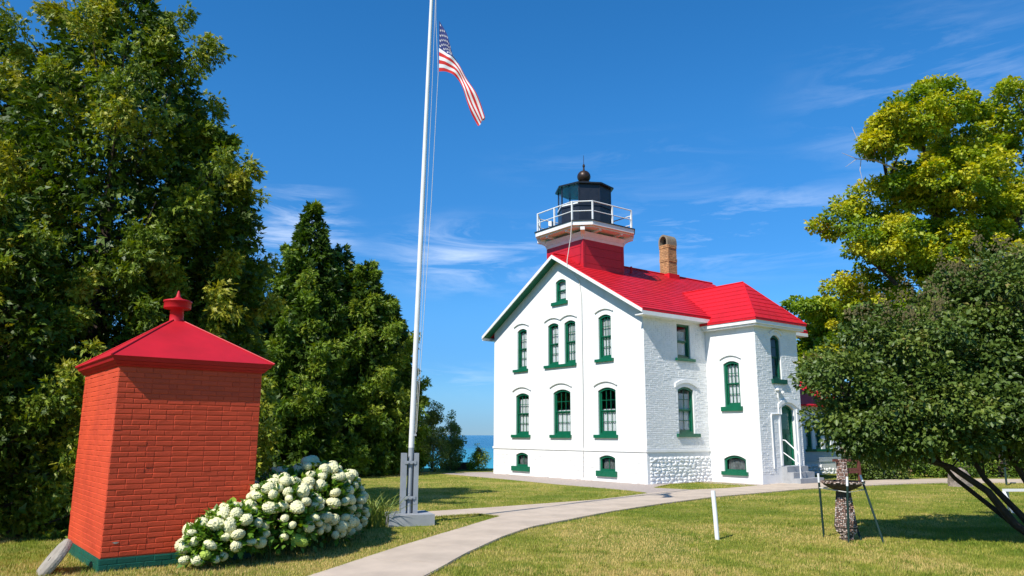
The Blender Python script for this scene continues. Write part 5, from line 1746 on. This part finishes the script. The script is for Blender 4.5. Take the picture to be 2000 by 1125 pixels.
def blade_mesh(seed):
    rr = random.Random(seed); n = 7; vs = []; fs = []
    H = 1.0; bend = rr.uniform(.35, .8)
    for i in range(n):
        t_ = i / (n - 1); x = bend * t_ ** 1.8; z = H * (t_ - .28 * bend * t_ ** 3); w = .018 * (1 - t_ ** 2.2) + .001
        vs += [(x, -w, z), (x, w, z), (x + .004, 0, z - .006)]
    for i in range(n - 1):
        a = 3 * i
        fs += [(a, a + 2, a + 5, a + 3), (a + 2, a + 1, a + 4, a + 5)]
    return np_mesh('blade', vs, fs, L_LILY, np.full(len(fs), rr.uniform(.1, 1)))


bm_ = [blade_mesh(k) for k in range(8)]
for i in range(210):
    a = r.uniform(0, 6.28); d = r.uniform(0, .42) ** .8
    x, y = d * math.cos(a) * .85, d * math.sin(a) * 1.3
    if x > .34 and y > -.1: x -= .2
    o = link('blade', bm_[i % 8], ly_, loc=(x, y, 0), rot=(r.uniform(-.15, .15), r.uniform(-.12, .25), math.atan2(y, x) + r.uniform(-1.2, 1.2)))
    s_ = r.uniform(.42, .72); o.scale = (s_, s_, s_)
rng = keep

# ------------------------------------------------------------------ trees
PA = [(0, 2.6), (.08, 3.1), (.3, 3.2), (.55, 2.9), (.7, 2.55), (.84, 2.0), (.93, 1.1), (1, .2)]
cedar('cedar_tree', 'tallest dark cedar towering behind the red oil house', (-9.0, 16.2, 0), 12.4, PA, L_CEDAR, 760, 92, .092, 101, crad=.42)
cedar('cedar_tree', 'broad cedar at the far edge beside the tallest one', (-12.6, 16.6, 0), 11.6, PA, L_CEDAR, 440, 72, .10, 102, crad=.45)
cedar('cedar_tree', 'shorter cedar leaning out over the oil house ventilator', (-6.9, 16.6, 0), 8.9, [(0, 1.3), (.1, 1.6), (.4, 1.7), (.7, 1.5), (.85, 1.0), (1, .15)], L_CEDAR, 360, 90, .09, 103, crad=.38)
cedar('cedar_tree', 'low spreading cedar pressing against the side of the oil house', (-9.3, 13.4, 0), 6.2, [(0, 1.8), (.15, 2.1), (.5, 1.9), (.8, 1.2), (1, .2)], L_CEDAR, 320, 85, .082, 104, crad=.38)
PB = [(0, 2.2), (.08, 2.5), (.35, 2.6), (.55, 2.3), (.7, 1.7), (.82, 1.1), (.92, .6), (1, .12)]
cedar('cedar_tree', 'pointed cedar with the sharp spire in the middle clump', (-9.0, 33, 0), 12.2, PB, L_CEDAR2, 520, 66, .14, 105, lob=.15, crad=.5)
PC = [(0, 1.8), (.1, 2.1), (.4, 2.1), (.7, 1.6), (.88, .8), (1, .1)]
cedar('cedar_tree', 'rounded cedar just right of the pointed spire', (-6.7, 34, 0), 9.7, PC, L_CEDAR2, 360, 62, .14, 106, lob=.15, crad=.55)
cedar('cedar_tree', 'cedar standing closest behind the flagpole', (-5.75, 35.2, 0), 8.1, [(0, 1.4), (.1, 1.6), (.45, 1.6), (.75, 1.15), (1, .12)], L_CEDAR2, 290, 62, .14, 107, lob=.15, crad=.5)
cedar('cedar_tree', 'cedar filling the gap between the oil house and the spire', (-11.6, 31.5, 0), 9.6, PC, L_CEDAR2, 320, 58, .14, 108, lob=.15, crad=.55)
cedar('cedar_tree', 'low cedar at the front foot of the middle clump', (-8.6, 31.0, 0), 7.4, PC, L_CEDAR2, 290, 60, .14, 109, lob=.15, crad=.5)
cedar('cedar_tree', 'narrow cedar wedged between the pointed spire and its rounded neighbour', (-7.9, 34.3, 0), 10.6, PC, L_CEDAR2, 240, 60, .14, 110, lob=.15, crad=.5)

M1 = [(0, 1, 11, 4.4, 3.5, 4.6), (-1.5, 1, 8, 4.2, 3, 2.6), (-3.57, -2.03, 15.45, 1.7, 1.96, 1.09), (-1.55, -1.29, 16.36, 1.83, 2.07, 1.34), (0.86, 1.48, 16.11, 1.95, 2.16, 1.7), (2.8, 0.4, 17.02, 1.34, 1.69, 1.47), (-4.5, -1.99, 14.55, 0.84, 1.28, 0.84), (-5.84, -0.33, 11.3, 1.19, 1.54, 0.66), (-3.95, -0.1, 12.54, 1.79, 2.03, 0.95), (-1.39, -1.67, 13.05, 2.15, 2.32, 1.2), (1.15, 1.15, 12.31, 2.26, 2.41, 1.67), (-4.99, -1.89, 10.08, 1.65, 1.91, 0.82), (-2.61, -0.53, 10.33, 2.36, 2.48, 1.3), (0.14, 0.08, 9.62, 2.58, 2.65, 1.64), (-5.74, -0.34, 8.04, 1.05, 1.42, 0.7), (-3.82, 0.42, 7.46, 2.09, 2.25, 1.04), (-1.08, 1.16, 7, 2.08, 2.25, 1.39), (4.83, 2.23, 14.84, 2.66, 2.73, 3.14), (4.34, -1.06, 9.39, 2.58, 2.65, 2.82), (1.87, 0.73, 6.55, 1.85, 2.06, 1.62)]
M2 = [(-1.41, -2.98, 9.8, 1.19, 1.81, 0.75), (0.42, -1.89, 9.29, 1.53, 2.08, 0.95), (-0.68, 2.17, 8.09, 1.69, 2.2, 1.19), (1.72, 0.59, 8.44, 1.36, 1.93, 0.95), (0.91, -2.92, 6.74, 2.02, 2.46, 1.35), (-1.18, -0.48, 5.72, 1.51, 2.05, 1.34)]
mt_, _ = blob_tree('maple_tree', 'large yellow-green maple spreading high above the lilac', 'tree', (21, 34, 0), M1, L_MAPLE, 135000, .165, .85, 201,
          [[(0, 0, -.1), (.2, 0, 4), (-.3, .2, 8), (-1.2, .3, 12), (-1.6, 0, 15.5)], [(0, 0, 3.5), (-2.2, -.3, 6.8), (-4.2, -.2, 9.2), (-5.6, 0, 10.4)], [(0, 0, 5), (1.8, .4, 9), (3.2, .4, 13), (3.6, 0, 16)], [(0.1, 0, 6), (-2.2, .4, 10), (-3.3, .3, 13.5)]],
          [[.45, .36, .24, .14, .05], [.2, .14, .09, .04], [.22, .16, .09, .04], [.18, .1, .04]], flat=.6, tbright=(.05, .95), crad=.56, up=.9, nclump=1150)
mb = MB(); rr = random.Random(3)
mb.tube([(-3.6, -1.2, 13.6), (-4.6, -1.3, 14.0), (-5.4, -1.3, 14.05), (-6.1, -1.4, 14.3)], [.05, .035, .02, .008], 5)
mb.tube([(-4.9, -1.3, 14.0), (-5.2, -1.3, 14.7), (-5.5, -1.3, 15.6)], [.03, .02, .008], 5); mb.tube([(-4.6, -1.3, 14.0), (-4.55, -1.3, 14.6), (-4.4, -1.2, 15.1)], [.025, .015, .006], 5)
mb.tube([(-5.2, -1.3, 14.05), (-5.3, -1.3, 13.5), (-5.2, -1.3, 12.9)], [.02, .015, .006], 5); mb.tube([(-5.4, -1.3, 14.05), (-5.9, -1.2, 13.7)], [.015, .006], 5)
mb.build('dead_branch', M['bark_pale'], mt_)
blob_tree('maple_tree', 'smaller distant yellow-green maple showing past the corner of the house', 'tree', (20, 50, 0), M2, L_MAPLE, 30000, .22, .85, 202,
          [[(0, 0, -.1), (.1, 0, 4), (0, 0, 9)]], [[.35, .25, .06]], flat=.5, tbright=(.05, .8), crad=.8, up=.8, nclump=170)
LL = [(-2.7, -.1, 1.95, .85, .9, .5), (1.0, -.5, 1.75, 1.0, .8, .45), (-2.56, -.1, 2.62, 1.12, 1.15, .95), (-1.9, -.25, 1.75, 1.15, .9, .5), (-.4, -.45, 1.85, 1.1, .9, .55), (-1.55, .1, 3.25, 1.2, 1.4, .9), (-.15, 0, 3.8, 1.2, 1.4, 1.15), (-1.55, -.4, 2.25, 1.45, 1.1, .85), (.2, -.3, 2.75, 1.4, 1.2, .95), (1.6, .2, 4.0, 1.7, 1.5, 1.6), (1.7, 0, 2.5, 1.3, 1.2, 1.0), (-.5, .3, 3.1, 1.4, 1.2, 1.1)]
lil, LC = blob_tree('lilac_tree', 'old lilac with dark heart-shaped leaves and many leaning bare stems', 'tree', (8.75, 13.2, 0), LL, L_LILAC, 100000, .086, .72, 203,
                    [[(.1, 0, -.05), (-.41, -.1, .28), (-.85, -.2, .81), (-1.41, -.2, 1.2), (-2.4, -.1, 1.5), (-3.0, 0, 2.2)], [(.2, .1, -.05), (-.25, 0, .45), (-.7, .1, 1.0), (-1.05, .2, 1.8), (-1.4, .2, 2.7)], [(.3, 0, -.05), (0, -.1, .7), (-.45, -.1, 1.6), (-.5, 0, 2.8), (-.3, 0, 4.0)],
                     [(.35, .1, -.05), (.25, 0, 1.0), (.5, .1, 2.2), (1.2, .2, 3.4)], [(.1, .1, -.05), (-.3, .2, .3), (-1.1, .3, 1.0), (-1.9, .3, 2.0)]],
                    [[.075, .07, .06, .05, .035, .015], [.06, .055, .045, .035, .015], [.06, .05, .045, .035, .015], [.055, .05, .04, .015], [.05, .045, .035, .015]],
                    flat=.7, tbright=(.1, .75), crad=.38, barkm=M['bark_dark'], up=.5, nclump=640)
# spent flower panicles in the top of the lilac
mb = MB(); rr = random.Random(8)
for c in LC:
    if c[2] > 3.2 and rr.random() < .55:
        for q in range(3):
            p = Vector(c) + Vector((rr.uniform(-.3, .3), rr.uniform(-.4, .1), rr.uniform(.05, .35)))
            for w in range(14):
                d = Vector((rr.gauss(0, .05), rr.gauss(0, .05), rr.uniform(0, .2)))
                mb.obox(p + d, (.011, .004, .002), (-.003, .009, .004), (0, -.002, .012))
mb.build('seed_heads', M['seed'], lil, kind='stuff', fixn=False)
# saplings and shrub at the bank
for (x, y, h, w, n, lb, sd_) in ((-3.75, 37.0, 3.2, .75, 11000, 'taller pale sapling at the lake bank right behind the flagpole', 301), (-3.0, 38.2, 2.7, .6, 9000, 'slender pale sapling at the bank standing against open sky', 302), (-4.7, 36.3, 3.6, .8, 9000, 'pale leafy sapling half hidden against the dark cedars', 303)):
    lb_ = [(0, 0, h * .3, w, w, h * .28), (0.05, 0, h * .6, w * .75, w * .75, h * .25), (0, 0, h * .85, w * .4, w * .4, h * .17), (-w * .5, 0, h * .45, w * .5, w * .5, h * .25)]
    blob_tree('sapling', lb, 'tree', (x, y, 0), lb_, L_SAP, n, .075, .7, sd_, [[(0, 0, -.1), (.05, 0, h * .5), (0, 0, h * .95)], [(0, 0, 0), (-.3, 0, h * .4), (-.45, 0, h * .7)]], [[.035, .025, .01], [.025, .018, .008]], crad=.3, flat=1, group='saplings at the lake bank', barkm=M['bark_pale'], nclump=60)
blob_tree('bank_shrub', 'small yellow-green shrub at the lake bank beside the house corner', 'shrub', (-1.65, 38.6, 0), [(0, 0, .45, .5, .5, .45), (.1, 0, .95, .3, .3, .35), (-.3, 0, .5, .3, .3, .3)], L_MAPLE, 2600, .07, .6, 304, [[(0, 0, -.1), (0, 0, 1.1)]], [[.02, .008]], crad=.25, flat=1, nclump=30)
# dark hedge, garden plants and trees closing the view at the right
blob_tree('hedge', 'clipped dark hedge behind the path and the boulder', 'hedge', (19.5, 33.6, 0), [(x, 0, .35, .9, .6, .42) for x in (-2.4, -1.2, 0, 1.2, 2.4, 3.6)], L_CEDAR2, 15000, .09, .6, 305, [[(0, 0, -.1), (0, 0, .4)]], [[.03, .02]], crad=.3, flat=.9, nclump=150)
blob_tree('hedge', 'tall dark unclipped hedge row behind the clipped one', 'hedge', (25.0, 36.5, 0), [(x, 0, 1.3, 1.3, .8, 1.3) for x in (-7, -5.4, -3.8, -2, -.4, 1.4, 3.2, 5, 6.8, 8.6)], L_CEDAR2, 24000, .17, .6, 315, [[(0, 0, -.1), (0, 0, 1)]], [[.05, .02]], crad=.5, flat=.9, nclump=300)
blob_tree('garden_shrub', 'leafy dark shrub behind the pebble bench', 'shrub', (14.6, 31.5, 0), [(0, 0, .9, 1.0, .7, .9), (.9, 0, .7, .8, .6, .7), (-.5, -.3, .3, .5, .4, .3)], L_LILAC, 9000, .10, .6, 306, [[(0, 0, -.1), (0, 0, .9)]], [[.04, .02]], crad=.35, flat=.9, nclump=90)
for i, (x, y, h, w, lb) in enumerate(((30, 44, 12, 5.5, 'tall dark tree closing the view beyond the shed'), (38, 36, 11, 6, 'dark tree far off past the lilac'), (27.5, 33.5, 7, 3.0, 'dark bushy tree beside the path beyond the boulder'), (36, 52, 14, 7, 'broad dark tree furthest back beyond the shed'))):
    blob_tree('background_tree', lb, 'tree', (x, y, 0), [(0, 0, h * .35, w * .8, w * .6, h * .3), (0, 0, h * .65, w * .7, w * .5, h * .3), (-w * .4, 0, h * .3, w * .5, w * .4, h * .27)], L_CEDAR2, 16000, .30, .7, 310 + i,
              [[(0, 0, -.1), (.1, 0, h * .5), (0, 0, h * .85)]], [[.3, .2, .05]], crad=1.0, flat=.7, group='dark trees beyond the lawn', nclump=120)
